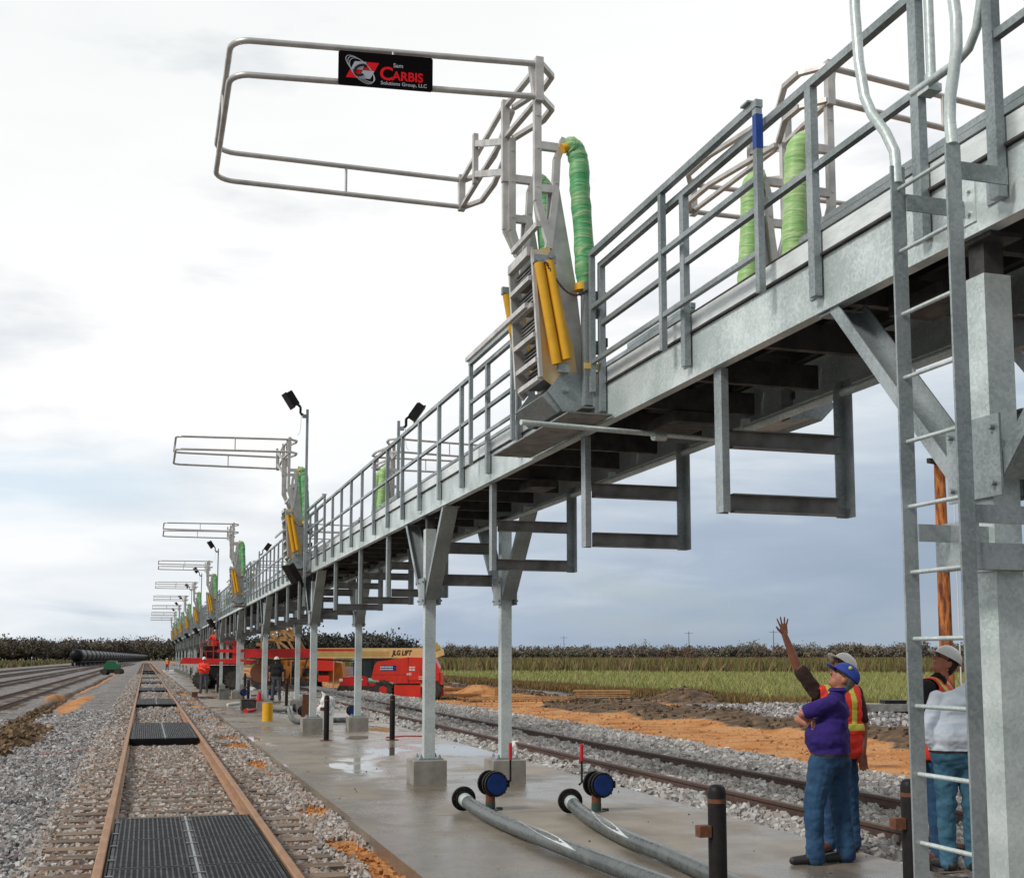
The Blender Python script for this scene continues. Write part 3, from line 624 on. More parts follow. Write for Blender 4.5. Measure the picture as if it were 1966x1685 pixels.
# ------------------------------------------------------------------ elevated gangway
GL, GR = 3.72, 4.99
Y0, Y1 = 2.6, 178
gw = thing('elevated_gangway', 'long galvanised steel gangway on columns running down the concrete slab', 'gangway', (4.35, 4.7, 3.7))
for x, sd_ in ((GL, 1), (GR, -1)):
    m = MB(); z0, z1 = 3.745, 4.065
    edges = [Y0, 4.72, 16.7] + [16.7+12.1*k for k in range(1, 14)]
    for a, b in zip(edges, edges[1:]):
        m.box(x-.006, x+.006, a+.002, b-.002, z0, z1)
        lo, hi = (x+.006, x+.075) if sd_ > 0 else (x-.075, x-.006)
        m.box(lo, hi, a+.002, b-.002, z0, z0+.012); m.box(lo, hi, a+.002, b-.002, z1-.012, z1)
    m.build('girder', 'galvn', gw)
    t = MB(); xx = x-.004*sd_; t.box(xx-.004, xx+.004, Y0, Y1, 4.084, 4.215); t.build('toe_plate', 'foil', gw)
    t = MB(); t.box(*sorted((x-.03*sd_, x+.03*sd_)), Y0, Y1, 4.069, 4.082); t.box(*sorted((x-.012*sd_, x+.03*sd_)), Y0, Y1, 4.217, 4.226); t.build('toe_angle', 'galvd', gw)
    for y in edges[1:-1]:
        t = MB()
        xx = x-.0062*sd_
        t.box(min(xx, xx-.008*sd_), max(xx, xx-.008*sd_), y-.10, y+.10, 3.80, 4.01)
        for q in (-.06, .06):
            for zz in (3.85, 3.96): t.cyl((xx, y+q, zz), (xx-.024*sd_, y+q, zz), .011, 6)
        t.build('splice_plate', 'galvn', gw)
m = MB(); y = Y0
while y < Y1:
    m.box(GL+.08, GR-.08, y, y+.9, 4.045, 4.062)
    y += .91
m.build('deck_grating', 'deck', gw)
m = MB()
for x in (3.98, 4.35, 4.72): m.box(x-.02, x+.02, Y0, Y1, 3.99, 4.044)
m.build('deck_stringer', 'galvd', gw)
y = Y0+.3; nb_ = 0; rest_ = MB()
while y < Y1:
    m = MB() if nb_ < 96 else rest_
    m.box(GL+.08, GR-.08, y, y+.010, 3.80, 3.985); m.box(GL+.08, GR-.08, y+.010, y+.06, 3.80, 3.81); m.box(GL+.08, GR-.08, y+.010, y+.06, 3.975, 3.985)
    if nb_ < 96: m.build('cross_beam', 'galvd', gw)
    nb_ += 1; y += 1.02
tag(rest_.build('far_cross_beam', 'galvd', gw), kind='stuff')
# hand rails
UNITS = [9.6+19.2*k for k in range(9)]
def segs(g0, g1):
    """rail runs between the gaps left for the folding gangways"""
    out_ = []; a = Y0
    for u in UNITS: out_.append((a, u+g0)); a = u+g1
    out_.append((a, Y1)); return out_
def handrail(x, runs, sgn, firsty):
    pc = 0; extra = MB(); tr = MB(); mr = MB(); br_ = MB()
    for a, b in runs:
        tr.bar((x, a, 5.12), (x, b, 5.12), .048, .048); mr.bar((x+.002, a, 4.60), (x+.002, (4.42 if sgn < 0 and a == Y0 else b), 4.60), .04, .04)
        if sgn < 0 and a == Y0: mr.bar((x+.002, 5.0, 4.60), (x+.002, b, 4.60), .04, .04)
        n = max(1, round((b-a)/1.22)); ys = [a+.03+(b-a-.06)*i/n for i in range(n+1)]
        if a == Y0: ys = [3.1, 4.42, 4.98, 5.99, 7.75, b-.03] if sgn < 0 else [3.2, 4.5, 5.7, 6.9, b-.03]
        for yy in ys:
            p = MB() if pc < 50 else extra
            p.box(x-.024, x+.024, yy-.033, yy+.033, 3.83, 5.095)
            # bolted angle
            xb = GL-.012 if sgn < 0 else GR+.012
            p.box(min(x, xb), max(x, xb), yy+.0335, yy+.043, 3.84, 4.05) if pc < 50 else None
            p.box(*sorted((xb-.004*sgn*-1, xb+.006*sgn*-1)), yy+.0435, yy+.115, 3.84, 4.05)
            for zz in (3.89, 4.0): p.cyl((xb, yy+.08, zz), (xb+.024*sgn, yy+.08, zz), .013, 6)
            if pc < 50: p.build('railing_post', 'galv', gw)
            pc += 1
    tr.build('top_rail', 'galv', gw); mr.build('mid_rail', 'galv', gw)
    if extra.v: tag(extra.build('far_railing_post', 'galv', gw), kind='stuff')
handrail(3.675, segs(-.15, 2.2), -1, 3.1)
handrail(5.03, segs(-1.2, .9), 1, 3.4)
# raised guard panels either side of each folding gangway
def guard(name, x, a, b, z0=4.12, z1=5.22, label=None):
    m = MB(); n = max(1, round((b-a)/1.45)); ys = [a+(b-a)*i/n for i in range(n+1)]
    for yy in ys: m.box(x-.022, x+.022, yy-.025, yy+.025, z0-.12, z1-.03)
    m.bar((x, a-.03, z1), (x, b+.03, z1), .05, .05); m.bar((x, a, z1-.48), (x, b, z1-.48), .038, .038); m.bar((x, a, z1-.96), (x, b, z1-.96), .035, .035)
    m.box(x-.05, x+.05, a+.03, a+.13, z1+.028, z1+.04)
    return m.build(name, 'galv', gw)
for k, u in enumerate(UNITS):
    guard('guard_panel', 3.60, u-3.1, u-.15); guard('guard_panel', 3.60, u+2.2, u+3.9)
    guard('guard_panel', 5.10, u-4.0, u-1.3); guard('guard_panel', 5.10, u+1.0, u+2.6)
# unit landing brackets under the folding gangways
for u in UNITS:
    for bb_ in ((3.50, 3.71, u-.15, u+1.2, 3.86, 3.875), (3.30, 3.70, u-.35, u+1.9, 3.765, 3.778), (GR+.01, 5.3, u-1.3, u+.2, 3.86, 3.875)):
        m = MB(); m.box(*bb_); m.build('landing_bracket', 'galvb', gw)
# air pipe along the right side
m = MB(); ys = list(np.arange(Y0, 70, 3.05))
m.tube([(4.79, y, 3.655) for y in (Y0, 30, 60, 120, Y1)], .034, 10)
for k in range(20): yy = 5.9+3.05*k*1.0; m.box(4.75, 4.83, yy, yy+.03, 3.65, 3.745)
m.build('service_pipe', 'galvn', gw)
m = MB(); m.tube([(2.74, 8.76, 3.5+.06), (4.78, 9.30, 3.62)], .022, 10); m.cyl((4.0, 9.093, 3.575), (4.12, 9.125, 3.582), .036, 10); m.cyl((4.72, 9.285, 3.617), (4.86, 9.32, 3.625), .045, 10)
m.build('cross_pipe', 'galvn', gw)
# pipe run through brackets, small conduit boxes under the deck
for u in UNITS:
    for bb_ in ((4.15, 4.55, u-.6, u+.1, 3.70, 3.79), (4.2, 4.5, u+3.4, u+3.9, 3.70, 3.79), (4.1, 4.4, u-4.2, u-3.7, 3.72, 3.79)):
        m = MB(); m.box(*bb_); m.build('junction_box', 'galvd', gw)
for u in UNITS:
    m = MB()
    for q, zz in ((5.3, 4.2), (5.6, 4.28), (6.0, 4.2)): m.box(4.7, 4.9, u+q, u+q+.14, 4.08, zz)
    m.tube([(4.75, u+4.8, 4.2), (4.75, u+6.8, 4.2)], .03, 8); m.build('valve_cluster', 'galvd', gw)
m = MB(); m.box(3.5755, 3.6245, 6.472, 6.52, 4.93, 5.15); m.build('blue_tape', 'bluet', gw)
m = MB(); m.v and None
# sign that the top rail near the ladder bends down to the post
m = MB(); arc = [(3.675, 4.60 + .28*math.sin(a)*.9, 5.12 + .0) for a in (0,)]
pts = [(3.66,4.44,5.5),(3.66,4.45,4.95),(3.66,4.465,4.80),(3.66,4.50,4.69),(3.66,4.56,4.62),(3.66,4.66,4.595),(3.66,5.0,4.60)]
m.tube(pts, .022, 8); m.build('curved_rail_end', 'galvn', gw)

# ------------------------------------------------------------------ columns
COLY = [4.72, 16.62] + [28.85+12.1*k for k in range(12)]
XL, XR = 3.835, 4.88
def column(x, y, label, side, group):
    t = thing('steel_column', label, 'column', (x, y, .33), 0, group)
    m = MB(); h = .076
    m.box(x-h, x+h, y-h, y+h, .352, 3.56); m.build('shaft', 'galvn', t)
    m = MB(); m.box(x-.17, x+.17, y-.17, y+.17, .33, .351); bp_ = m.build('base_plate', 'galv', t)
    m = MB()
    for a in (-.13, .13):
        for b in (-.13, .13): m.cyl((x+a, y+b, .351), (x+a, y+b, .40), .012, 6); m.cyl((x+a, y+b, .353), (x+a, y+b, .375), .022, 6)
    m.build('anchor_bolts', 'galv', bp_, base=(x, y, .33))
    m = MB(); m.box(x-.055, x+.055, y-.055, y+.055, 3.561, 3.72); m.box(x-.09, x+.09, y-.15, y+.15, 3.72, 3.742); m.build('cap', 'galvd', t)
    m = MB()
    for q in (-1, 1):                                   # gusset pair
        m.box(x+q*.115-.006, x+q*.115+.006, y-.19, y+.19, 2.48, 2.86)
        for yy in (-.15, .15):
            for zz in (2.54, 2.80): m.cyl((x+q*.12, y+yy, zz), (x+q*.145, y+yy, zz), .014, 6)
    m.box(x-.108, x-.078, y-.06, y+.06, 2.5, 2.84); m.box(x+.078, x+.108, y-.06, y+.06, 2.5, 2.84)
    m.build('gusset', 'galv', t)
    for q in (-1, 1):
        m = MB(); a = Vector((x, y+q*.17, 2.56)); b = Vector((x, y+q*1.22, 3.735)); d = (b-a).normalized(); upv = Vector((0, -d.z*q, d.y*q)).normalized()
        # channel brace: web facing down and out, flanges turned in
        m.bar(a, b, .196, .010, upv)
        for s_ in (-1, 1): m.bar(a+Vector((s_*.098, 0, 0))+upv*.034, b+Vector((s_*.098, 0, 0))+upv*.034, .010, .075, upv)
        m.bar(b+Vector((0, -.04*q, -.003)), b+Vector((0, .12*q, -.003)), .20, .012)
        m.build('brace', 'galv', t)
    return t
def xbeam(y, t):
    for z in (2.84, 3.30):
        m = MB(); m.bar((XL+.125, y, z), (XR-.125, y, z), .012, .155)
        for q in (-1, 1): m.bar((XL+.125, y-.03, z+q*.078), (XR-.125, y-.03, z+q*.078), .055, .009)
        m.build('tie_beam', 'galvb', t)
cl = column(XL, COLY[1], 'left steel column of the nearest full pair, on the closest concrete block', 'l', 'left row of gangway columns'); xbeam(COLY[1], cl)
cr = column(XR, COLY[1]-.25, 'right steel column of the nearest full pair, behind the red valve handle', 'r', 'right row of gangway columns')
dup(cl, loc=(XL, COLY[0], .33), label='close-up steel column at the right edge of the photo, behind the ladder')
dup(cr, loc=(XR+.02, COLY[0], .33), label='steel column hidden behind the close-up column at the right edge')
for k, y in enumerate(COLY[2:]):
    dup(cl, loc=(XL, y, .33), label='steel column, %s back in the left row behind the nearest full pair' % ordn(k))
    dup(cr, loc=(XR+.03, y, .33), label='steel column, %s back in the right row behind the nearest full pair' % ordn(k))
# extra collar on the close column for the ladder bracket
def pedestal(x, y, label, w=.235, h=.33):
    m = MB(); c = .012
    pts = []
    for z, e in ((-.02, 0), (h-c, 0), (h, c)):
        q = w-e; pts += [(x-q, y-q, z), (x+q, y-q, z), (x+q, y+q, z), (x-q, y+q, z)]
    fs = [(8,9,10,11)]
    for k in (0, 4):
        for i in range(4): fs.append((k+i, k+(i+1)%4, k+4+(i+1)%4, k+4+i))
    m.add(pts, fs)
    o = m.build('concrete_pedestal', 'concrete', None, base=(x, y, 0)); tag(o, label, 'pedestal', 'concrete blocks under the columns'); return o
for k, y in enumerate(COLY):
    if k == 0: pedestal(XL, y, 'concrete block under the close-up column at the right edge'); continue
    pn = 'nearest' if k == 1 else ordn(k-1) + ' nearest'
    pedestal(XL-.02, y+.02, 'square concrete block under the left column, %s of the left row' % pn)
    pedestal(XR+(.02 if k > 1 else 0), y-(.25 if k == 1 else 0), 'square concrete block under the right column, %s of the right row' % pn)

# ------------------------------------------------------------------ hanging pipe racks below the gangway
def hanger(y, label):
    t = thing('hanging_rack', label, 'rack frame', (4.27, y, 3.74), 0, 'open steel racks hanging under the gangway')
    xa, xb = 3.77, 4.80
    for x, q in ((xa, 1), (xb, -1)):
        m = MB(); m.box(x-.005, x+.005, y-.055, y+.055, 2.735, 3.742); 
        m.box(*((x+.005, x+.085) if q > 0 else (x-.085, x-.005)), y+.046, y+.055, 2.735, 3.742)
        if q > 0: m.box(x+.005, x+.05, y-.055, y-.046, 2.735, 3.742)
        m.build('upright', 'galv', t)
    for z in (2.74, 3.19):
        m = MB(); m.box(xa+.087, xb-.087, y+.02, y+.03, z, z+.13); m.box(xa+.087, xb-.087, y-.04, y+.02, z, z+.009); m.box(xa+.087, xb-.087, y-.04, y+.02, z+.121, z+.13)
        m.build('shelf_bar', 'galvb', t)
    return t
HY = []
for k in range(13):
    a = COLY[0]+12.05*k
    for j, q in enumerate((2.72, 5.42, 8.5)): HY.append(a+q)
hg0 = hanger(HY[0], 'large open rack hanging under the gangway, closest to the ladder')
for k, y in enumerate(HY[1:]): dup(hg0, loc=(4.27, y, 3.74), label='open hanging rack under the gangway, %s one counted away from the ladder' % ordn(k+1))

# ------------------------------------------------------------------ folding gangway units
def unit(label, mirror=None, dy=0, dz=0, wrap='wrap', group='raised folding gangways with safety cages'):
    bx = 3.45; base = (bx if mirror is None else 2*mirror-bx, 9.6+dy, 3.87+dz)
    t = thing('folding_gangway', label, 'folding gangway', base, 0, group, local=True)
    src = (base[0], 9.6, 3.87)
    def B(m, name, mat, par=None): return m.build(name, mat, par or t, base=src, mirror=mirror)
    YN, YF = 9.62, 10.42
    # pivot base
    m = MB()
    for y in (YN-.02, YF+.02):
        m.prism([(3.24,4.02),(3.38,3.85),(3.66,3.86),(3.70,3.96),(3.62,4.12),(3.50,4.20),(3.34,4.16)], 'y', y-.012, y+.012)
        m.cyl((3.40, y-.03, 4.04), (3.40, y+.03, 4.04), .035, 10)
    m.prism([(3.20,3.98),(3.34,3.84),(3.40,3.90),(3.27,4.04)], 'y', YN+.0, YF); m.box(3.42, 3.64, YN-.01, YF+.01, 3.86, 3.90)
    m.cyl((3.40, YN-.07, 4.04), (3.40, YF+.07, 4.04), .024, 10)
    B(m, 'pivot_base', 'galv')
    m = MB()
    m.box(3.50, 3.57, YF+.05, YF+.14, 3.90, 4.95); B(m, 'post', 'galv'); m = MB()
    m.box(3.55, 3.64, 9.50, 9.60, 3.90, 4.98); m.box(3.60, 3.74, 9.47, 9.56, 4.68, 4.90); m.box(3.60, 3.74, 9.47, 9.56, 4.36, 4.46); m.box(3.62, 3.74, 9.44, 9.58, 3.80, 4.06)
    B(m, 'post', 'galv')
    m = MB(); m.cyl((3.70, 9.42, 4.0), (3.70, 9.42, 4.42), .014, 8); m.cyl((3.70, 9.42, 4.40), (3.70, 9.42, 4.47), .032, 8); m.cyl((3.70, 9.42, 3.96), (3.70, 9.42, 4.02), .032, 8)
    B(m, 'lock_rod', 'galvd')
    m = MB(); m.box(3.52, 3.70, 9.43, 9.45, 4.20, 4.25); B(m, 'brass_latch', 'aluy')
    # stair flight folded upright
    YS_ = 10.22
    fl = [(3.10,5.26),(3.27,5.30),(3.33,5.0),(3.49,4.40),(3.52,4.18),(3.36,4.03),(3.20,4.14)]
    m = MB(); m.prism(fl, 'y', YN-.008, YN+.008); B(m, 'near_stringer', 'aluy')
    m = MB(); m.prism([(3.08,5.26),(3.17,5.28),(3.24,4.6),(3.30,4.16),(3.22,4.06),(3.14,4.16)], 'y', YS_-.02, YS_+.02)
    m.box(3.07, 3.13, YN+.02, YS_, 5.22, 5.30); 
    for z, x in ((5.02,3.10),(4.78,3.12),(4.52,3.14),(4.30,3.16),(4.14,3.18)): m.box(x-.02, x+.03, YN+.01, YS_-.02, z-.02, z+.02)
    m.bar((3.11, YN-.02, 5.24), (3.18, YN-.02, 4.14), .045, .03, (1,0,0)); m.bar((3.11, YS_+.02, 5.24), (3.17, YS_+.02, 4.14), .045, .03, (1,0,0))
    m.bar((3.09, 9.72, 4.80), (3.09, 11.75, 4.80), .035, .045)
    B(m, 'stair_frame', 'alu')
    for z, x in ((5.12,3.12),(4.90,3.14),(4.65,3.16),(4.41,3.19),(4.22,3.22)):
        m = MB()
        for k in range(5): m.box(x+.02, x+.14, YN+.03, YS_-.05, z-.075+.033*k, z-.062+.033*k)
        m.box(x+.155, x+.17, YN+.02, YS_-.03, z-.09, z+.08); B(m, 'tread', 'galvb')
    # spring cylinders in yellow sleeves
    for y in (YN-.07, YF+.09):
        m = MB()
        for d_ in (0, .088): m.tube([(3.15+d_, y-.02*d_*10, 5.13+d_*.2), (3.31+d_, y-.02*d_*10, 4.25+d_*.5)], .043, 14)
        B(m, 'spring_cylinder', 'yellow')
        m = MB(); m.box(3.10, 3.30, y-.02, y+.03, 5.13, 5.20); m.cyl((3.14, y-.04, 5.16), (3.14, y+.04, 5.16), .03, 8); m.cyl((3.25, y-.04, 5.2), (3.25, y+.04, 5.2), .03, 8)
        m.box(3.32, 3.42, y-.02, y+.03, 4.18, 4.25); B(m, 'cylinder_bracket', 'galv')
    # parallel arms
    for y in (YN+.03, YF):
        m = MB(); w_ = .055
        m.path([(3.17,y,6.62),(3.17,y,5.72),(3.28,y,5.36)], w_, .065, (1,0,0))
        m.path([(3.42,y,6.32),(3.35,y,6.12),(3.33,y,5.75),(3.27,y,5.30)], w_, .06, (1,0,0))
        m.prism([(3.28,5.9),(3.38,5.92),(3.54,5.0),(3.64,4.14),(3.46,4.06),(3.26,5.22)], 'y', y+.035, y+.06)
        for z in (6.23, 5.84): m.bar((3.19, y, z), (3.36, y, z), .05, .07)
        for x, z in ((3.17,6.5),(3.17,6.2),(3.17,5.85),(3.34,5.9)): m.cyl((x, y-.035, z), (x, y+.035, z), .013, 6)
        B(m, 'lift_arm', 'alu')
    m = MB()
    m.path([(3.12,YF+.04,6.50),(3.12,YF+.04,5.74),(3.24,YF+.04,5.5)], .05, .06, (1,0,0)); m.path([(3.42,YF+.06,6.2),(3.55,YF+.06,5.2),(3.62,YF+.06,4.75)], .05, .06, (1,0,0))
    for z in (5.52,): m.bar((3.18, YN+.03, z), (3.18, YF, z), .04, .05)
    B(m, 'arm_cross_ties', 'alu')
    # wrapped return springs
    for y, q, mt in ((YN-.03, 0, wrap), (YF+.02, -.03, wrap)):
        m = MB(); pts = [(3.43+q,y,6.215),(3.47+q,y,6.235),(3.51+q,y,6.20),(3.54+q,y,6.09),(3.545+q,y,5.85),(3.575+q,y,5.45),(3.59+q,y,5.1),(3.585+q,y,4.98)]
        fine = []; rs = []
        for i in range(len(pts)-1):
            for k in range(5):
                f = k/5; fine.append(tuple(a+(b-a)*f for a, b in zip(pts[i], pts[i+1])))
        fine.append(pts[-1]); nn = len(fine)
        for i in range(nn):
            f = i/(nn-1); rs.append((.088 if mirror is None else .098)*(min(1, .62+f*4))*(1 - .25*max(0, f-.85)/.15)*(1+rnd.uniform(-.06,.06)))
        m.tube(fine, .08, 14, rs=rs); ws_ = B(m, 'wrapped_spring', mt)
        m = MB(); m.cyl((3.56+q, y, 4.93), (3.56+q, y, 4.99), .07, 10); B(m, 'spring_collar', 'yellow', ws_); m = MB(); m.cyl((3.385+q, y, 6.20), (3.44+q, y, 6.225), .045, 8); B(m, 'spring_collar', 'yellow', ws_)
    # chain
    m = MB()
    for i in range(30):
        f = i/29; p = Vector((3.20+.42*f, 9.50, 5.12-.18*f-.16*math.sin(math.pi*f))); q = Vector((.012, .004 if i % 2 else -.004, -.006)); m.cyl(p-q, p+q, .008, 5)
    B(m, 'chain', 'galvd')
    # cage: two level U loops over the tank car, drooping slightly outward
    def dr(x): return 0.0
    def yn_(x): return .33*(3.2-x)/2.66*((x < 3.19))
    for z in (6.97, 6.665):
        a, b = 9.62, 12.34; r_ = .20; x0 = .54; pts = [(3.2, a, z)]
        for k in range(7): th = math.pi/2*k/6; pts.append((x0+r_-r_*math.sin(th), a+.33+r_-r_*math.cos(th), z))
        for k in range(7): th = math.pi/2*k/6; pts.append((x0+r_-r_*math.cos(th), b-r_+r_*math.sin(th), z+dr(x0+r_-r_*math.cos(th))))
        pts.append((3.2, b, z)); m = MB(); m.tube(pts, .027, 10); B(m, 'cage_rail', 'alu')
    m = MB(); x = 1.9; m.cyl((x, 12.34, 6.665+dr(x)), (x, 12.34, 6.97+dr(x)), .014, 8); m.cyl((x, 9.62+yn_(x), 6.665), (x, 9.62+yn_(x), 6.97), .014, 8); m.cyl((.535, 11, 6.66), (.535, 11, 6.97), .016, 8); B(m, 'cage_upright', 'alu')
    m = MB()
    for y in (9.62, 12.34): m.box(3.14, 3.21, y-.04, y+.03, 6.62, 7.02)
    for z in (6.97, 6.665):
        m.path([(3.2,9.62,z),(3.36,9.80,z),(3.36,10.05,z),(3.2,10.46,z-.02)], .05, .04)
        m.bar((3.18,9.64,z-.01), (3.12,10.5,z-.02), .05, .035)
        m.path([(3.2,12.34,z),(3.34,12.1,z),(3.34,11.6,z),(3.2,10.5,z-.03)], .05, .04)
        m.bar((3.18,12.3,z), (3.12,10.5,z), .045, .035)
    B(m, 'cage_gate', 'alu')
    m = MB(); m.box(3.08, 3.15, 10.42, 10.48, 6.2, 7.0); m.box(3.02, 3.07, 11.25, 11.31, 6.50, 7.02); m.bar((3.05,11.28,6.92), (3.12,10.45,6.60), .05, .06); m.bar((3.05,11.28,6.60), (3.12,10.45,6.30), .05, .06)
    B(m, 'cage_bracket', 'alu'); m = MB(); m.bar((3.17, YN+.03, 6.60), (3.12, 9.66, 6.98), .05, .06); B(m, 'cage_bracket', 'alu')
    if dz or dy or mirror is not None: pass
    return t
u0 = unit('nearest raised folding gangway, with the black company sign on its cage')
for k in range(1, 9): dup(u0, (0, 19.2*k, 0), label='raised folding gangway over the left track, %s one counted away from the camera' % ordn(k))
v0 = unit('right-hand folding gangway behind the top of the ladder, wrapped in light green', mirror=4.35, dy=-.92, dz=-.13, wrap='wrapl', group='right hand folding gangways')
for k in range(1, 9): dup(v0, (0, 18.6*k, 0), label='raised folding gangway on the right side of the deck, %s counted away from the camera' % ordn(k))

# company sign on the first cage
sg = thing('company_sign', 'black rectangular company sign with red and grey lettering on the nearest cage', 'sign', (1.8, 9.57, 6.5), 0, None)
SX0, SX1 = 1.40, 2.21
def sgz(x, f): return 6.545 + f*.305
m = MB(); c = .015
poly = [(SX0+c, sgz(SX0,0)), (SX1-c, sgz(SX1,0)), (SX1, sgz(SX1,0)+c), (SX1, sgz(SX1,1)-c), (SX1-c, sgz(SX1,1)), (SX0+c, sgz(SX0,1)), (SX0, sgz(SX0,1)-c), (SX0, sgz(SX0,0)+c)]
m.prism(poly, 'y', 9.571, 9.585); m.build('panel', 'sign_black', sg); sg.location += Vector((.02, .15, .055)); sg.rotation_euler = (0, 0, -.12)
YS = 9.5695
def sT(x, f):   # sign-plane transform for text: text x->X, text y->Z
    return Matrix.Translation(Vector((x-1.8, YS-9.57, sgz(x, f)-6.5))) @ Matrix.Rotation(math.radians(90), 4, 'X') @ Matrix.Identity(4)
textmesh('C', .165, 'text_red', sg, sT(1.752, .235), bold=.004)
textmesh('ARBIS', .112, 'text_red', sg, sT(1.862, .245), bold=.003, sx=.93)
textmesh('Sam', .052, 'text_grey', sg, sT(1.868, .62), bold=.0005)
textmesh('Solutions Group, LLC', .045, 'text_grey', sg, sT(1.762, .09), bold=.0004, sx=1.0)
def sp(x, f, y=YS): return (x, y, sgz(x, f))
def quad(x0, f0, w, h, sh, mat):
    q = MB(); q.add([sp(x0, f0), sp(x0+w, f0), sp(x0+w+sh, f0+h), sp(x0+sh, f0+h)], [(0,1,2,3)]); return q.build('emblem', mat, sg)
quad(1.465, .22, .10, .24, .035, 'text_red'); quad(1.505, .47, .10, .24, .035, 'text_grey'); quad(1.573, .22, .10, .24, .035, 'text_grey'); quad(1.612, .47, .10, .24, .035, 'text_red')
m = MB(); arc = []
for k in range(19):
    a = math.radians(50+260*k/18); cx_, f = 1.592+.052*math.cos(a), .465+.155*math.sin(a); arc.append((cx_ + (f-.465)*.12, YS-.0015, sgz(cx_, f)))
m.tube(arc, .011, 6); m.build('emblem_letter', 'darkc', sg)
for s_ in (0, 1, 2):
    m = MB(); pts = []
    for k in range(33):
        a = 2*math.pi*k/32; ex, ez = (.165-.012*s_)*math.cos(a), (.062+.006*s_)*math.sin(a); r_ = math.radians(-38-3*s_)
        X_, Z_ = ex*math.cos(r_)-ez*math.sin(r_), ex*math.sin(r_)+ez*math.cos(r_)
        x_ = 1.588+X_*.92+.006*s_; pts.append((x_, YS+.0008, sgz(x_, .5)+Z_-.01*s_))
    m.tube(pts, .0032, 5); m.build('emblem_ring', 'text_grey', sg)

# ------------------------------------------------------------------ flood lights
def lampbox(m, c, d, size=(.29,.15,.36)):
    d = Vector(d).normalized(); z = d; x = z.cross(Vector((0,0,1))).normalized(); y = z.cross(x); R_ = Matrix((x, y, z)).transposed()
    m.obox(c, (size[0], size[2], size[1]), R_)
    m.obox(Vector(c)+z*.08, (size[0]*1.12, size[2]*1.12, .03), R_)
    for q in range(-3, 4): m.obox(Vector(c)-z*.075+x*q*.03, (.01, size[2]*.9, .05), R_)
def lightpole(x, y, top, label, side=-1, low=False, far=False):
    t = thing('floodlight_pole', label, 'floodlight', (x, y, 3.4), 0, 'floodlight poles along the gangway')
    m = MB(); m.box(x-.028, x+.028, y-.03, y+.03, 2.9 if side < 0 else 3.9, top); m.box(x+side*.07-.045, x+side*.07+.045, y-.03, y+.03, top-.2, top-.12); m.build('pole', 'galv', t)
    m = MB(); a = (x+side*.09, y, top-.14)
    m.path([a, (x+side*.16, y, top-.10), (x+side*.16, y, top+.05), (x+side*.24, y, top+.12)], .05, .05)
    lampbox(m, (x+side*.38, y-.02, top+.21), (side*.9, -.15, -.62)); lh_ = m.build('lamp_head', 'black', t)
    m = MB(); m.tube([(x+side*.14, y, top-.12), (x+side*.15, y, top-.4), (x+side*.17, y, top-.55), (x+side*.22, y, top-.62)], .006, 5); m.build('cable', 'white', lh_, base=(x, y, 3.4))
    if low:
        m = MB(); m.path([(x-.02, y, 3.35), (x-.06, y-.04, 3.42), (x-.12, y-.06, 3.55)], .05, .05); lampbox(m, (x-.28, y-.08, 3.66), (-.9, -.3, -.62), (.30,.15,.42)); m.build('low_lamp_head', 'black', t)
    return t
lp = lightpole(3.42, 27.5, 7.45, 'tall galvanised floodlight pole with two black lamps beside the second folding gangway', low=True)
for k, y in enumerate((63, 82, 100, 119.5, 134, 150)): dup(lp, (0, y-27.5, -.15), label='galvanised pole with black floodlights, %s of the far left ones counted away' % ordn(k))
lq = lightpole(4.98, 24.6, 6.72, 'floodlight pole on the right handrail, lamp tilted up to the right', side=1)
dup(lq, (0, 32.6, 0), label='farther floodlight pole on the right handrail, halfway down the gangway')
m = MB(); m.path([(4.72, 21.4, 3.05), (4.72, 21.4, 3.2), (4.8, 21.4, 3.27)], .07, .07); lampbox(m, (4.95, 21.4, 3.3), (.8, -.2, .6), (.2,.12,.26)); o = m.build('lower_floodlight', 'black', None, base=(4.72, 21.4, 3.05)); tag(o, 'small black floodlight on a hanging rack behind the nearest pair of columns', 'floodlight')

# ------------------------------------------------------------------ access ladder
ld = thing('access_ladder', 'galvanised steel ladder climbing to the gangway in front of the close-up column', 'ladder', (3.35, 4.5, 0))
LX = 3.35
for ya, q in ((4.715, 1), (4.31, -1)):
    m = MB(); m.box(LX-.038, LX+.038, ya-.006, ya+.006, .04, 4.06 if q > 0 else 4.0); m.build('side_rail', 'galv', ld)
m1 = MB(); m1.tube([(LX,4.72,3.98),(LX,4.73,4.14),(LX,4.80,4.27),(LX,4.90,4.40),(LX,4.96,4.52),(LX,5.0,4.72),(LX,5.02,5.0),(LX,5.02,5.5)], .026, 10); m1.build('grab_rail', 'galvn', ld)
m1 = MB(); m1.tube([(LX,4.31,4.0),(LX,4.32,4.12),(LX,4.31,4.22),(LX,4.28,4.32),(LX,4.255,4.42),(LX,4.25,4.55),(LX,4.27,4.72),(LX,4.29,5.5)], .026, 10); m1.build('grab_rail', 'galvn', ld)
z = 1.825 - .303*6
for k in range(14):
    zz = .31+.303*k
    if zz < 4.0: m = MB(); m.cyl((LX, 4.32, zz), (LX, 4.708, zz), .0105, 8); m.build('rung', 'galvn', ld)
for (y, x1, z_) in ((4.34, 3.92, 2.36), (4.69, 3.76, 2.31)): m = MB(); m.box(LX+.03, x1, y-.005, y+.005, z_-.04, z_+.04); m.build('wall_bracket', 'galv', ld)
m = MB(); m.box(LX+.03, 3.66, 4.335, 4.345, 3.86, 3.94); m.build('wall_bracket', 'galv', ld); m = MB(); m.box(LX+.03, 3.70, 4.69, 4.70, 3.84, 3.92); m.build('wall_bracket', 'galv', ld)
m = MB()
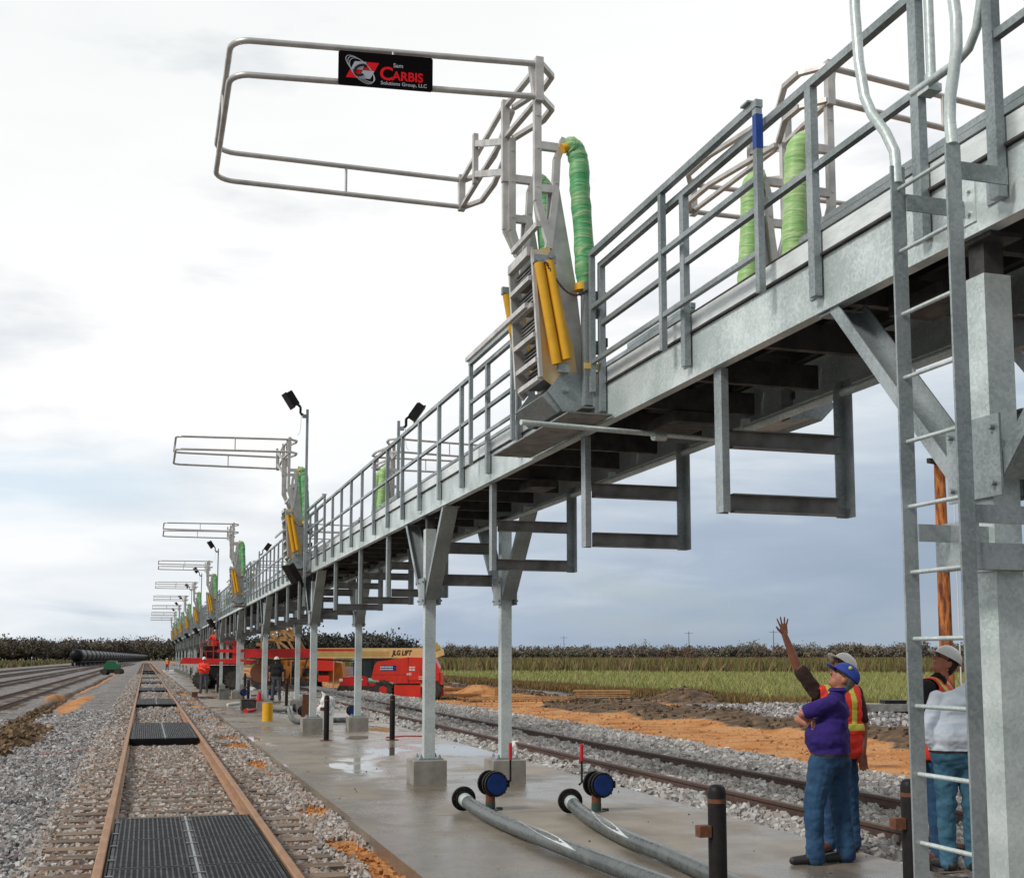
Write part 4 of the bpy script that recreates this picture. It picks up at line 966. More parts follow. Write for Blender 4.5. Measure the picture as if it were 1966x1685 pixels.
m.box(3.60, 3.95, 4.56, 4.64, 2.14, 2.26); m.box(3.55, 3.60, 4.55, 4.80, 2.14, 2.36); m.build('wall_bracket', 'galv', ld); m = MB()
for y, z_ in ((4.333, 2.36),): 
    for x in (3.78, 3.88): m.cyl((x, y-.02, z_), (x, y, z_), .016, 8)
m.build('bracket_bolt', 'galv', ld); m = MB(); m.box(LX-.04, LX+.32, 4.60, 4.61, .12, .21); m.build('wall_bracket', 'galv', ld); m = MB(); m.box(LX+.03, 3.76, 4.69, 4.70, .12, .2)
m.build('wall_bracket', 'galv', ld)
# vertical conduit behind the ladder head
m = MB(); m.cyl((3.70, 4.90, 4.62), (3.70, 4.90, 5.6), .024, 10); m.cyl((3.70, 4.90, 4.60), (3.70, 4.90, 4.66), .034, 10); m.box(3.65, 3.73, 4.86, 4.95, 4.56, 4.60); m.build('conduit_stub', 'galvn', gw)
m = MB(); m.box(3.79, 3.80, 4.55, 4.80, 2.05, 2.10); m.cyl((XL-.077, 4.72, 3.45), (XL-.08, 4.72, 3.451), .02, 8); m.build('bolt_hole', 'black', ld) if False else None
# collar on the close column
m = MB(); m.box(XL-.10, XL+.10, 4.62, 4.82, 2.14, 2.26); o = m.build('column_collar', 'galvn', ld)

# ------------------------------------------------------------------ bollards
def bollard(x, y, label):
    t = thing('steel_bollard', label, 'bollard', (x, y, 0), 0, 'black bollards on the slab')
    m = MB(); m.tube([(x,y,0),(x,y,.90),(x,y,.93),(x,y,.945),(x,y,.95)], .058, 18, rs=[.058,.058,.052,.034,.004]); m.build('post', 'black', t)
    m = MB(); m.cyl((x, y, .835), (x, y, .862), .0592, 18); m.build('rust_band', 'rust', t); m = MB(); m.box(x-.135, x-.056, y-.035, y+.035, .63, .70); m.build('bracket', 'rust', t); m = MB(); m.box(x-.12, x+.12, y-.12, y+.12, .0, .012); m.build('base_flange', 'rust', t)
    return t
b0 = bollard(3.46, 6.95, 'black bollard in the foreground, right of the two big hoses')
dup(b0, loc=(4.83, 6.9, 0), label='black bollard right beside the foot of the ladder')
rows = [(3.70, 25.6), (5.07, 25.4), (3.6, 44.6), (4.95, 44.4), (3.6, 63.6), (4.95, 63.5), (3.6, 82.8), (4.95, 82.7), (3.6, 102), (4.95, 102)]
for k, (x, y) in enumerate(rows): dup(b0, loc=(x, y, 0), label='black bollard, %s one in the %s row past the puddle' % (ordn(k//2), 'left' if k % 2 == 0 else 'right'))

# ------------------------------------------------------------------ valves and hoses
def valve(x, y, label, rz=0):
    t = thing('transfer_valve', label, 'valve', (x, y, 0), rz, 'blue capped valves on the slab', local=True)
    m = MB(); m.cyl((0,0,.09), (0,0,.30), .055, 14); m.cyl((0,0,.27), (0,.02,.34), .075, 14); m.build('riser', 'rust', t)
    m = MB(); m.cyl((0,0,0), (0,0,.09), .058, 14); m.cyl((0,0,0), (0,0,.012), .11, 14); m.box(.08,.14,-.03,.03,0,.03); m.build('riser_foot', 'green_p', t)
    m = MB(); m.cyl((.0,.16,.30), (.04,-.10,.30), .11, 20); m.cyl((.005,.10,.30),(.01,.07,.30), .145, 20); m.cyl((.025,-.02,.30),(.03,-.05,.30), .145, 20); m.cyl((.037,-.085,.30),(.041,-.112,.30), .143, 22); m.box(.13,.21,-.07,-.02,.26,.34)
    for k in range(8): a = k*math.pi/4; m.cyl((.034+.13*math.cos(a),-.10,.30+.13*math.sin(a)), (.042+.13*math.cos(a),-.13,.30+.13*math.sin(a)), .013, 6)
    vb_ = m.build('valve_body', 'black', t)
    m = MB(); m.cyl((.041,-.112,.30),(.044,-.13,.30), .118, 22); m.build('blue_cap', 'blue', vb_)
    m = MB(); m.tube([(.19,-.05,.30),(.225,-.05,.33),(.225,-.05,.62)], .013, 8); m.build('lever', 'black', t)
    m = MB(); m.tube([(.225,-.05,.57),(.225,-.05,.76)], .02, 8); m.build('grip', 'red', t)
    return t
v1 = valve(3.85, 13.5, 'blue capped valve with red lever in front of the nearest pair of columns, left one')
v2 = valve(4.98, 13.05, 'blue capped valve beside the second hose, red lever standing up against the ballast')
v2.children[0].name
for ch in v2.children:
    if ch.name.startswith(('lever', 'grip')): ch.location.x -= .40; ch.location.y += .05
for k, (x, y) in enumerate([(4.15, 33.2), (5.45, 33.0), (3.95, 51.5), (5.15, 51.8), (3.9, 70.5), (5.1, 70.5)]):
    dup(v1, loc=(x, y, 0), label='blue capped valve on the slab, %s of the %s ones beyond the puddle' % (ordn(k//2), 'left' if k % 2 == 0 else 'right'))
def hose(pts, label, r=.073, flange=True, tape=(.3,.5)):
    t = thing('transfer_hose', label, 'hose', (pts[0][0], pts[0][1], 0), 0, 'grey transfer hoses lying on the slab')
    P_ = [Vector(p) for p in pts]; fine = []
    for i in range(len(P_)-1):
        p0 = P_[max(i-1,0)]; p1 = P_[i]; p2 = P_[i+1]; p3 = P_[min(i+2,len(P_)-1)]
        for k in range(8):
            f = k/8; fine.append(.5*((2*p1)+(p2-p0)*f+(2*p0-5*p1+4*p2-p3)*f*f+(3*p1-p0-3*p2+p3)*f**3))
    fine.append(P_[-1]); m = MB(); m.tube(fine, r, 18); m.build('hose_body', 'hose', t)
    # spiral stripe
    n = len(fine); st = MB(); a0, a1 = int(n*tape[0]), int(n*tape[1]); L_ = []; R_ = []
    for i in range(a0, a1+1):
        d = (fine[min(i+1,n-1)]-fine[i-1]).normalized(); side_ = d.cross(Vector((0,0,1))).normalized(); up = side_.cross(d); f = (i-a0)/(a1-a0)
        ang = .6-1.7*f; wd = .50*math.sin(math.pi*min(1,max(.02,f)))
        for lst, q in ((L_, ang-wd), (R_, ang+wd)): lst.append(fine[i]+(up*math.cos(q)+side_*math.sin(q)*-1)*(r+.002))
    vs = []; fs = []
    for a, b in zip(L_, R_): vs += [a, b]
    for i in range(len(L_)-1): fs.append((2*i, 2*i+2, 2*i+3, 2*i+1))
    st.add(vs, fs, True); st.build('printed_stripe', 'tape', t)
    if flange:
        d = (fine[1]-fine[0]).normalized(); m = MB(); m.cyl(fine[0]-d*.02, fine[0]+d*.17, r*1.05, 16); m.build('ferrule', 'galvn', t)
        m = MB(); m.cyl(fine[0]-d*.05, fine[0]-d*.015, .138, 24); m.cyl(fine[0]-d*.015, fine[0]+d*.02, .10, 24)
        sx_ = d.cross(Vector((0,0,1))).normalized(); up = sx_.cross(d)
        for k in range(8): a = k*math.pi/4; o_ = (sx_*math.cos(a)+up*math.sin(a))*.115; m.cyl(fine[0]+o_-d*.06, fine[0]+o_+d*.012, .012, 6)
        m.build('flange', 'black', t)
    return t
hose([(3.50,13.35,.15),(3.50,12.95,.115),(3.51,11.9,.085),(3.55,10.7,.085),(3.60,9.6,.085),(3.66,8.7,.085),(3.72,7.9,.085),(3.80,7.0,.085)], 'left one of the two big grey hoses on the slab, flange by the nearest valve', tape=(.30,.56))
hose([(4.58,12.80,.15),(4.52,12.4,.115),(4.42,11.6,.085),(4.30,10.5,.085),(4.27,9.5,.085),(4.22,8.7,.085),(4.17,7.9,.085),(4.12,7.0,.085)], 'right one of the two big grey hoses on the slab, ending behind the foreground bollard', tape=(.22,.46))
hose([(3.85,33.6,.35),(3.78,33.0,.30),(3.82,32.3,.09),(4.2,31.9,.085),(4.7,32.3,.085),(5.2,32.2,.085)], 'short hose curled round the foot of the second left column', flange=False, tape=(.6,.7))
hose([(4.55,38.6,.15),(4.3,38.8,.1),(3.9,40.6,.085),(3.95,42.5,.085)], 'hose with dark flange lying behind the yellow drum')
# ------------------------------------------------------------------ small things on the slab
def simple(m, name, label, cat, mat, base): o = m.build(name, mat, None, base=base); return tag(o, label, cat)
t = thing('yellow_drum', 'yellow cylindrical drum standing on the slab between the rows of columns', 'drum', (3.27, 33.9, 0))
m = MB(); m.tube([(3.27,33.9,0),(3.27,33.9,.50)], .145, 20, caps=False); m.cyl((3.27,33.9,0),(3.27,33.9,.03), .144, 20); m.build('shell', 'yellow', t); m = MB(); m.cyl((3.27,33.9,.50),(3.27,33.9,.512), .150, 20); m.build('rim', 'aluy', t)
t = thing('traffic_cone', 'small orange-red cone on the concrete block behind the yellow drum', 'cone', (3.95, 41.0, .33))
m = MB(); m.tube([(3.66,40.86,.34),(3.66,40.86,.60)], .1, 16, rs=[.10,.05]); m.build('cone_body', 'red', t); m = MB(); m.box(3.53,3.79,40.73,40.99,.332,.345); m.build('cone_foot', 'red', t)
t = thing('rust_sheet', 'rust-brown timber board leaning against the second left column', 'board', (3.9, 30.2, 0)); m = MB(); m.obox((3.86,30.0,.42), (.26,.04,.84), Matrix.Rotation(.08, 3, 'X')); m.build('board_face', 'rust', t)
m = MB()
for k in range(14): m.ell((4.26+rnd.uniform(-.11,.11), 29.6+rnd.uniform(-.1,.1), .40+rnd.uniform(.0,.34)), (.12,.1,.13), 8, 6)
m.tube([(4.24,29.6,.7),(4.20,29.6,.86),(4.14,29.6,.92)], .04, 8, rs=[.08,.04,.01]); m.box(4.1,4.42,29.45,29.75,-.0,.42)
simple(m, 'white_bag', 'crumpled white plastic bag tied beside the second left column', 'bag', 'white', (4.26, 29.6, 0))
m = MB(); m.tube([(3.15,39.5,.05),(3.5,40.3,.06)], .05, 10); m.cyl((3.12,39.44,.05),(3.17,39.55,.05), .08, 10); simple(m, 'pipe_fitting', 'red ended white pipe fitting lying on the slab behind the yellow drum', 'pipe', ['redp'], (3.3, 39.8, 0))
m = MB(); m.tube([(2.9,45,.05),(3.4,46.2,.05)], .05, 10); simple(m, 'loose_pipe', 'short white pipe lying on the slab beyond the red pipe fitting', 'pipe', 'white', (3.1, 45.5, 0))
def crate(x, y, w, d, h, label, mat='galvd'):
    t = thing('equipment_box', label, 'box', (x, y, 0), 0, None); m = MB(); m.box(x-w/2, x+w/2, y-d/2, y+d/2, .03, h); m.build('box_body', mat, t)
    m = MB(); m.box(x-w/2-.015, x+w/2+.015, y-d/2-.015, y+d/2+.015, h, h+.03); m.box(x-w/2, x+w/2, y-d/2, y-d/2+.08, 0, .03); m.build('box_lid', mat, t)
crate(3.35, 41.2, .5, .4, .34, 'dark timber box beside the third left pedestal'); crate(3.2, 52.0, .4, .4, .42, 'dark box on the slab under the standing worker in red', 'galvb'); crate(2.15, 55.5, .25, .5, .2, 'small brown block beside the foreground rail', 'rust')
# orange line on the slab
m = MB(); m.tube([(5.1,26.2,.012),(5.6,26.5,.012),(6.2,26.3,.012)], .012, 6); simple(m, 'orange_cord', 'thin orange cord on the slab right of the second pair of bollards', 'cord', 'orange_p', (5.6,26.4,0))
m = MB(); m.ell((7.0, 22.8, .02), (.13,.13,.10), 12, 8); simple(m, 'marker_dome', 'round white dome on the ballast beside the right hand track', 'marker', 'white', (7.0, 22.8, -.05))
# red paint marks on ballast left
m = MB()
for k in range(16): a = rnd.uniform(0, 1); m.obox((-1.9+a*1.0, 24.4+a*1.4+rnd.uniform(-.1,.1), float(G(-1.9+a, 24.6))+.05), (.09,.05,.03), Matrix.Rotation(rnd.uniform(0,3), 3, 'Z'))
simple(m, 'marking_tape', 'scrap of red marking tape on the ballast left of the foreground track', 'tape', 'redp', (-1.4, 25, -.1))

# ------------------------------------------------------------------ people
M['skin'] = pm('skin', (.48, .20, .12), (.40, .15, .09), rough=.5, scale=12)
M['skin_d'] = pm('tanned_skin', (.30, .12, .07), (.24, .09, .05), rough=.5, scale=12)
M['hair'] = pm('grey_hair', (.22, .20, .19), (.12, .11, .10), rough=.7, scale=60)
M['hair_d'] = pm('dark_hair', (.03, .02, .015), (.015, .01, .01), rough=.7, scale=60)
M['purple'] = pm('purple_cotton', (.032, .012, .17), (.02, .008, .12), rough=.9, scale=9, bump=.006, bscale=11)
M['brown'] = pm('brown_cotton', (.055, .03, .022), (.04, .02, .015), rough=.9, scale=9, bump=.005, bscale=11)
M['blackc'] = pm('black_cotton', (.012, .011, .013), rough=.9, scale=9, bump=.005, bscale=11)
M['jeans'] = pm('blue_denim', (.030, .095, .19), (.014, .045, .11), rough=.92, scale=7, bump=.008, bscale=9)
M['jeansl'] = pm('light_blue_denim', (.07, .19, .27), (.03, .10, .17), rough=.92, scale=7, bump=.008, bscale=9)
M['shirtl'] = pm('pale_blue_shirt', (.74, .80, .87), (.60, .68, .79), rough=.85, scale=8, bump=.012, bscale=9)
M['vest'] = pm('orange_red_vest', (.95, .06, .03), (.82, .04, .02), rough=.7, scale=5, bump=.004, bscale=12)
M['lime'] = pm('lime_reflective_band', (.75, .78, .10), (.6, .62, .1), rough=.5, scale=20)
M['shoe'] = pm('black_shoe_leather', (.015, .014, .015), (.03, .03, .03), rough=.55, scale=20)
M['shoeb'] = pm('brown_boot_leather', (.16, .055, .03), (.10, .04, .025), rough=.6, scale=20)
M['belt'] = pm('leather_belt', (.03, .02, .02), rough=.5)
M['hatw'] = pm('white_hard_hat', (.80, .80, .76), (.66, .66, .62), rough=.3, scale=5)
M['capb'] = pm('blue_cap_cloth', (.03, .07, .40), (.02, .05, .30), rough=.7, scale=9)
M['greyt'] = pm('grey_work_trousers', (.10, .11, .13), (.06, .065, .08), rough=.9, scale=8)

def remesh(parts, voxel, smooth=4, wr=.0, seed=0, beltz=None):
    """parts: list of (material, MB). joins all shapes into ONE continuous skin by voxel remesh; faces take the material of the nearest part"""
    allm = MB(); trees = []
    for mt, mb in parts:
        allm.add(mb.v, mb.f); trees.append(BVHTree.FromPolygons([Vector(v) for v in mb.v], mb.f))
    me = bpy.data.meshes.new('raw'); me.from_pydata([tuple(v) for v in allm.v], [], allm.f); me.update()
    o = bpy.data.objects.new('raw', me); COL.objects.link(o)
    r = o.modifiers.new('r', 'REMESH'); r.mode = 'VOXEL'; r.voxel_size = voxel
    s = o.modifiers.new('s', 'SMOOTH'); s.factor = .5; s.iterations = smooth
    dg = bpy.context.evaluated_depsgraph_get(); dg.update()
    me2 = bpy.data.meshes.new_from_object(o.evaluated_get(dg)); bpy.data.objects.remove(o); bpy.data.meshes.remove(me)
    mats = []
    for mt, _ in parts:
        if mt not in mats: mats.append(mt)
    me2.materials.clear()
    for mt in mats: me2.materials.append(M[mt])
    mi = []
    for p in me2.polygons:
        c = p.center; best = 9; bi = 0
        for (mt, _), tr in zip(parts, trees):
            h = tr.find_nearest(c, best)
            if h[0] is not None and h[3] < best: best = h[3]; bi = mats.index(mt)
        mi.append(bi)
    if beltz is not None and 'belt' in mats:
        bi = mats.index('belt'); li, ti = beltz[1], beltz[2]
        for k, p in enumerate(me2.polygons):
            if mi[k] in (bi, mats.index(li), mats.index(ti)) and abs(p.center.z-beltz[0]) < .2:
                dz = p.center.z-beltz[0]; r_ = math.hypot(p.center.x-beltz[3].x, p.center.y-beltz[3].y)
                if r_ > .35: continue
                if mi[k] == bi or dz < 0 and mi[k] == mats.index(ti) or dz > .02 and mi[k] == mats.index(li): mi[k] = bi if abs(dz) < .019 else (mats.index(ti) if dz > 0 else mats.index(li))
    me2.polygons.foreach_set('material_index', mi); me2.polygons.foreach_set('use_smooth', [True]*len(me2.polygons))
    if wr:
        cloth = set()
        for p, q in zip(me2.polygons, mi):
            if not mats[q].startswith(('skin','hair','shoe')): cloth.update(p.vertices)
        nrm = [v.normal.copy() for v in me2.vertices]
        for i in cloth:
            v = me2.vertices[i]; c = v.co
            v.co = c + nrm[i]*(noise.noise(Vector((c.x*9+seed, c.y*9, c.z*16)))*wr + noise.noise(Vector((c.x*22, c.y*22+seed, c.z*30)))*wr*.5)
    me2.update(); return me2
def capsule(mb, p0, p1, r0, r1, seg=14):
    p0, p1 = Vector(p0), Vector(p1); d = (p1-p0); L_ = d.length or 1e-4; d = d/L_ if L_ > 1e-4 else Vector((0,0,1)); pts = []; rs = []
    for k in range(5): a = math.pi/2*k/4; pts.append(p0-d*r0*math.cos(a)); rs.append(max(.0006, r0*math.sin(a)))
    for k in range(5): a = math.pi/2*k/4; pts.append(p1+d*r1*math.sin(a)); rs.append(max(.0006, r1*math.cos(a)))
    mb.tube(pts, r0, seg, rs=rs)
def person(label, loc, J, top='purple', legs='jeans', shoe='shoe', skin='skin', hair='hair', sleeve='short', hat=None, vest=False, voxel=.009, rz=-YAW, belt=True, hand_open=(), wr=.006, seed=0, belly=0, group=None, bulk=1.):
    t = thing('person', label, 'person', loc, rz, group, local=True)
    V = {k: Vector(v) for k, v in J.items() if k not in ('face', 'up', 'fsign')}
    P = {}
    def g(mt): 
        if mt not in P: P[mt] = MB()
        return P[mt]
    tp = g(top); lg = g(legs); sk = g(skin); hr = g(hair); shm = g(shoe)
    sL, sR, hL, hR = V['shL'], V['shR'], V['hipL'], V['hipR']; pel = (hL+hR)/2; ch = (sL+sR)/2; ax = (sR-sL).normalized()
    mid = pel.lerp(ch, .5); nb = V['neck']
    # trunk
    capsule(tp, sL.lerp(ch, .22)+Vector((0,0,-.03)), sR.lerp(ch, .22)+Vector((0,0,-.03)), .075, .075)
    for f in (.30, .52): q = pel.lerp(ch, f+.28); capsule(tp, q-ax*.085, q+ax*.085, .125+.01*(1-f), .125)
    fw = ax.cross(Vector((0,0,1))).normalized()*J.get('fsign', 1)
    q = pel.lerp(ch, .34); capsule(tp, q-ax*.085+fw*belly*.4, q+ax*.085+fw*belly*.4, .135+belly*.6, .135+belly*.6)
    q = pel.lerp(ch, .12); capsule(tp, q-ax*.085, q+ax*.085, .128+belly*.4, .128+belly*.4)
    capsule(tp, ch+Vector((0,0,-.02)), nb, .10, .062)
    if belt:
        b_ = g('belt'); q = pel.lerp(ch, .02); capsule(b_, q-ax*.085, q+ax*.085, .124+belly*.3, .124+belly*.3)
    capsule(lg, hL.lerp(pel,.25)+Vector((0,0,-.03)), hR.lerp(pel,.25)+Vector((0,0,-.03)), .125, .125)
    for s in 'LR':
        h, k, a, to = V['hip'+s], V['kn'+s], V['an'+s], V['toe'+s]
        capsule(lg, h+Vector((0,0,-.06)), k, .104*bulk, .076*bulk); capsule(lg, k, a+Vector((0,0,.03)), .076*bulk, .064*bulk); capsule(lg, a+Vector((0,0,.05)), a+Vector((0,0,-.025)), .068*bulk, .072*bulk)
        capsule(lg, h+Vector((0,0,-.06)), pel+Vector((0,0,-.06)), .10*bulk, .10*bulk)
        d = (to-a); d.z = 0; d.normalize(); hl = a-d*.05; hl.z = loc_z = .045
        capsule(shm, hl, Vector((a.x, a.y, .05)), .045, .05); capsule(shm, Vector((a.x, a.y, .05)), Vector((to.x, to.y, .036)), .048, .036); capsule(shm, Vector((a.x,a.y,.06)), Vector((a.x,a.y,.1)), .048, .045)
        sh, el, wr_ = V['sh'+s], V['el'+s], V['wr'+s]
        if sleeve == 'short':
            m_ = sh.lerp(el, .78); capsule(tp, sh, m_, .068, .067); capsule(sk, sh.lerp(el, .5), el, .045, .041); capsule(sk, el, el.lerp(wr_, .35), .041, .042); capsule(sk, el.lerp(wr_, .3), wr_, .042, .027)
        elif sleeve == 'rolled':
            m_ = el.lerp(wr_, .45); capsule(tp, sh, el, .070, .062); capsule(tp, el, m_, .062, .062); capsule(sk, m_, wr_, .038, .027)
        else:
            capsule(tp, sh, el, .066, .055); capsule(tp, el, wr_, .055, .042)
        # hand: palm, four bent fingers, thumb at the side of the palm
        hd = V.get('hd'+s); hd = (wr_-el).normalized() if hd is None else hd.normalized()
        pn = V.get('pn'+s); pn = Vector((0,-1,0)) if pn is None else pn
        pn = (pn - hd*pn.dot(hd)).normalized(); sd_ = hd.cross(pn)*(1 if s == 'L' else -1)
        pc = wr_ + hd*.045; op = s in hand_open
        capsule(sk, wr_, wr_+hd*.02, .026, .026)
        for q in (-.024, -.008, .008, .024): capsule(sk, wr_+hd*.02+sd_*q*.8, wr_+hd*.082+sd_*q, .016, .0145)
        for i, q in enumerate((-.031, -.0105, .0105, .031)):
            ln = (.062, .078, .084, .074)[i]; sp_ = (q*9.5 if op else q*1.2); cu = .12 if op else .75
            d1 = (hd + sd_*sp_*1.3 + pn*cu*.35).normalized(); b0_ = wr_+hd*.085+sd_*q; b1_ = b0_+d1*ln*.52; d2 = (d1 + pn*cu).normalized()
            fr_ = .88 if op else 1; capsule(sk, b0_, b1_, .0105*fr_, .0098*fr_, 8); capsule(sk, b1_, b1_+d2*ln*.48, .0098*fr_, .0082*fr_, 8)
        tb = wr_+hd*.028+sd_*.028; d1 = (hd*.75+sd_*(.85 if op else .45)+pn*.2).normalized(); capsule(sk, tb, tb+d1*.042, .014, .0115, 8); d2 = (d1+hd*.5).normalized(); capsule(sk, tb+d1*.042, tb+d1*.042+d2*.034, .0115, .009, 8)
    # head
    c = V['head']; f = Vector(J['face']).normalized(); up = Vector(J.get('up', (0,0,1))); up = (up - f*up.dot(f)).normalized(); sd_ = f.cross(up)
    R_ = Matrix((sd_, f, up)).transposed()
    sk.ell(c, (.074, .094, .104), 18, 12, R_); sk.ell(c+f*.030-up*.062, (.052, .058, .056), 14, 9, R_); sk.ell(c+f*.068-up*.094, (.024,.02,.02), 10, 7, R_)
    capsule(sk, nb-Vector((0,0,.02)), c-up*.05-f*.015, .060, .056)
    capsule(sk, c+f*.092+up*.014, c+f*.112-up*.022, .010, .0155, 8); sk.ell(c+f*.088-up*.058, (.026,.014,.010), 10, 6, R_); sk.ell(c+f*.084+up*.033, (.05,.016,.012), 10, 6, R_)
    for q in (-1, 1): sk.ell(c+sd_*q*.076-f*.008-up*.012, (.012,.020,.032), 10, 7, R_)
    hr.ell(c-f*.020+up*.012, (.0785, .092, .100), 16, 10, R_); hr.ell(c-f*.055-up*.05, (.06,.045,.055), 14, 8, R_)
    me = remesh(list(P.items()), voxel, 3, wr, seed, (pel.lerp(ch, .06).z, legs, top, pel) if belt else None); bo = bpy.data.objects.new('body', me); COL.objects.link(bo); bo.parent = t
    if voxel < .012:
        m = MB()
        for q in (-1, 1): m.ell(c+f*.087+sd_*q*.031+up*.012, (.013,.008,.008), 10, 6, R_)
        m.path([c+f*.098-sd_*.035+up*.018, c+f*.104+up*.02, c+f*.098+sd_*.035+up*.018], .006, .024, up)
        for q in (-1, 1): m.bar(c+f*.095+sd_*q*.045+up*.018, c+sd_*q*.084+up*.012, .004, .006, up)
        m.build('safety_glasses', 'glass', t, base=(0,0,0))
    if hat:
        m = MB(); hc = c + up*.045 - f*.004
        mt, kind = hat
        vs = []; fs = []; sg_ = 22; rg = 8
        for i in range(rg+1):
            a = math.pi/2*i/rg
            for k in range(sg_):
                b = 2*math.pi*k/sg_; ridge = 1+(.05 if kind == 'hard' and abs(math.cos(b)) < .25 else 0); vs.append(hc + R_ @ Vector((.099*math.cos(a)*math.cos(b), .122*math.cos(a)*math.sin(b), .105*math.sin(a)*ridge)))
        for i in range(rg):
            for k in range(sg_): fs.append((i*sg_+k, i*sg_+(k+1)%sg_, (i+1)*sg_+(k+1)%sg_, (i+1)*sg_+k))
        m.add(vs, fs, True)
        # brim all round for the hard hat, peak only for the cap
        vs = []; fs = []
        for k in range(sg_):
            b = 2*math.pi*k/sg_; fr = max(0, math.sin(b)); w_ = (.014 + .058*fr**1.5) if kind == 'hard' else (.002+.075*fr**1.3)
            for rr, dz in ((0, 0), (w_, -.012*fr-.004), (w_, -.012*fr-.010), (0, -.008)):
                vs.append(hc + R_ @ Vector(((.098+rr)*math.cos(b), (.121+rr)*math.sin(b), dz)))
        for k in range(sg_):
            for j in range(4): fs.append((k*4+j, ((k+1)%sg_)*4+j, ((k+1)%sg_)*4+(j+1)%4, k*4+(j+1)%4))
        m.add(vs, fs, True); m.build('hard_hat' if kind == 'hard' else 'cap', mt, t, base=(0,0,0))
        if kind != 'hard' and voxel < .012:
            m = MB(); m.ell(hc+R_ @ Vector((-.085*1,.02,.058)), (.017,.017,.017), 10, 7); m.build('cap_badge', 'lime', t, base=(0,0,0))
    if top in ('purple', 'shirtl') and voxel < .012:
        m = MB(); n_ = 18; vs = []
        for k in range(n_+1):
            a = 2*math.pi*k/n_; d_ = sd_*math.cos(a)*.070 + fw*math.sin(a)*.066
            for rr, dz in ((1.0, -.005), (1.02, .040), (1.28, .012)): vs.append(nb + d_*rr + Vector((0,0,dz)))
        m.add(vs, [(3*k+j, 3*k+j+1, 3*k+j+4, 3*k+j+3) for k in range(n_) for j in range(2)], True); m.build('collar', top, t, base=(0,0,0))
    if vest:
        W_ = {'vest': MB(), 'lime': MB()}; vm = W_['vest']; k_ = .022
        capsule(vm, sL.lerp(ch, .16)+Vector((0,0,-.02)), sR.lerp(ch, .16)+Vector((0,0,-.02)), .078+k_, .078+k_)
        for f_ in (.80, .60, .34, .12, -.02): q = pel.lerp(ch, f_); e_ = belly*.6 if f_ < .5 else 0; capsule(vm, q-ax*.088+fw*e_*.5, q+ax*.088+fw*e_*.5, .134+k_+e_, .134+k_+e_)
        me = remesh([('vest', vm)], max(voxel, .010), 3, wr, seed+5)
        # bands: one round the belly, two up over the shoulders
        me.materials.append(M['lime']); bz = (pel.z*.62+ch.z*.38)
        import bmesh
        bm = bmesh.new(); bm.from_mesh(me); kill = []
        for fc in bm.faces:
            c_ = fc.calc_center_median(); lx = (c_-ch).dot(ax)
            if c_.z > ch.z+.075 or c_.z < pel.z-.10 or (abs(lx) > .20 and c_.z > ch.z-.15): kill.append(fc); continue
            if abs(c_.z-bz) < .028 or (c_.z > bz and abs(abs(lx)-.105) < .026): fc.material_index = 1
        bmesh.ops.delete(bm, geom=kill, context='FACES'); bm.to_mesh(me); bm.free()
        vo = bpy.data.objects.new('safety_vest', me); COL.objects.link(vo); vo.parent = t
        sm__ = vo.modifiers.new('thickness', 'SOLIDIFY'); sm__.thickness = .006
    return t

# man in purple polo: faces left, away a little, head thrown back, arms folded high
person('man in a purple polo shirt, jeans and blue cap, arms folded, looking up', (5.60, 9.24, 0), dict(
    hipL=(-.02,-.10,.90), hipR=(.16,.09,.90), knL=(-.10,-.10,.48), knR=(.17,.07,.48), anL=(-.10,-.10,.09), anR=(.20,.05,.09), toeL=(-.29,-.12,.04), toeR=(.02,-.0,.04),
    shL=(.05,-.21,1.36), shR=(.20,.17,1.38), neck=(.155,0,1.44), head=(.205,.0,1.555), face=(-.80,.10,.62), up=(.60,0,.8),
    elL=(-.19,-.16,1.265), wrL=(-.02,.12,1.17), elR=(-.14,.20,1.20), wrR=(-.10,-.03,1.17), hdL=(.2,1,.1), hdR=(.1,-1,0), fsign=-1),
    top='purple', legs='jeans', shoe='shoe', hair='hair', hat=('capb', 'cap'), voxel=.008, belly=.085, seed=1, bulk=1.16, wr=.009)
# man behind him with his arm up
person('man in an orange safety vest and white hard hat raising his arm with open hand', (6.06, 9.74, 0), dict(
    hipL=(-.07,.0,.93), hipR=(.10,.02,.93), knL=(-.08,.0,.50), knR=(.12,.02,.50), anL=(-.09,0,.09), anR=(.14,.03,.09), toeL=(-.20,-.12,.04), toeR=(.04,-.14,.04),
    shL=(.20,.03,1.42), shR=(-.18,-.05,1.42), neck=(.03,0,1.51), head=(.07,0,1.64), face=(-.72,-.25,.62), up=(.5,.1,.85),
    elR=(-.36,-.08,1.66), wrR=(-.47,-.10,1.945), hdR=(-.12,0,1), pnR=(.3,-1,0), elL=(.25,.0,1.13), wrL=(.22,-.08,.88), hdL=(-.05,-.1,-1), fsign=1),
    top='brown', legs='jeans', shoe='shoeb', skin='skin_d', hair='hair_d', hat=('hatw', 'hard'), vest=True, hand_open=('R',), voxel=.0055, seed=2, belly=.03, wr=.009)
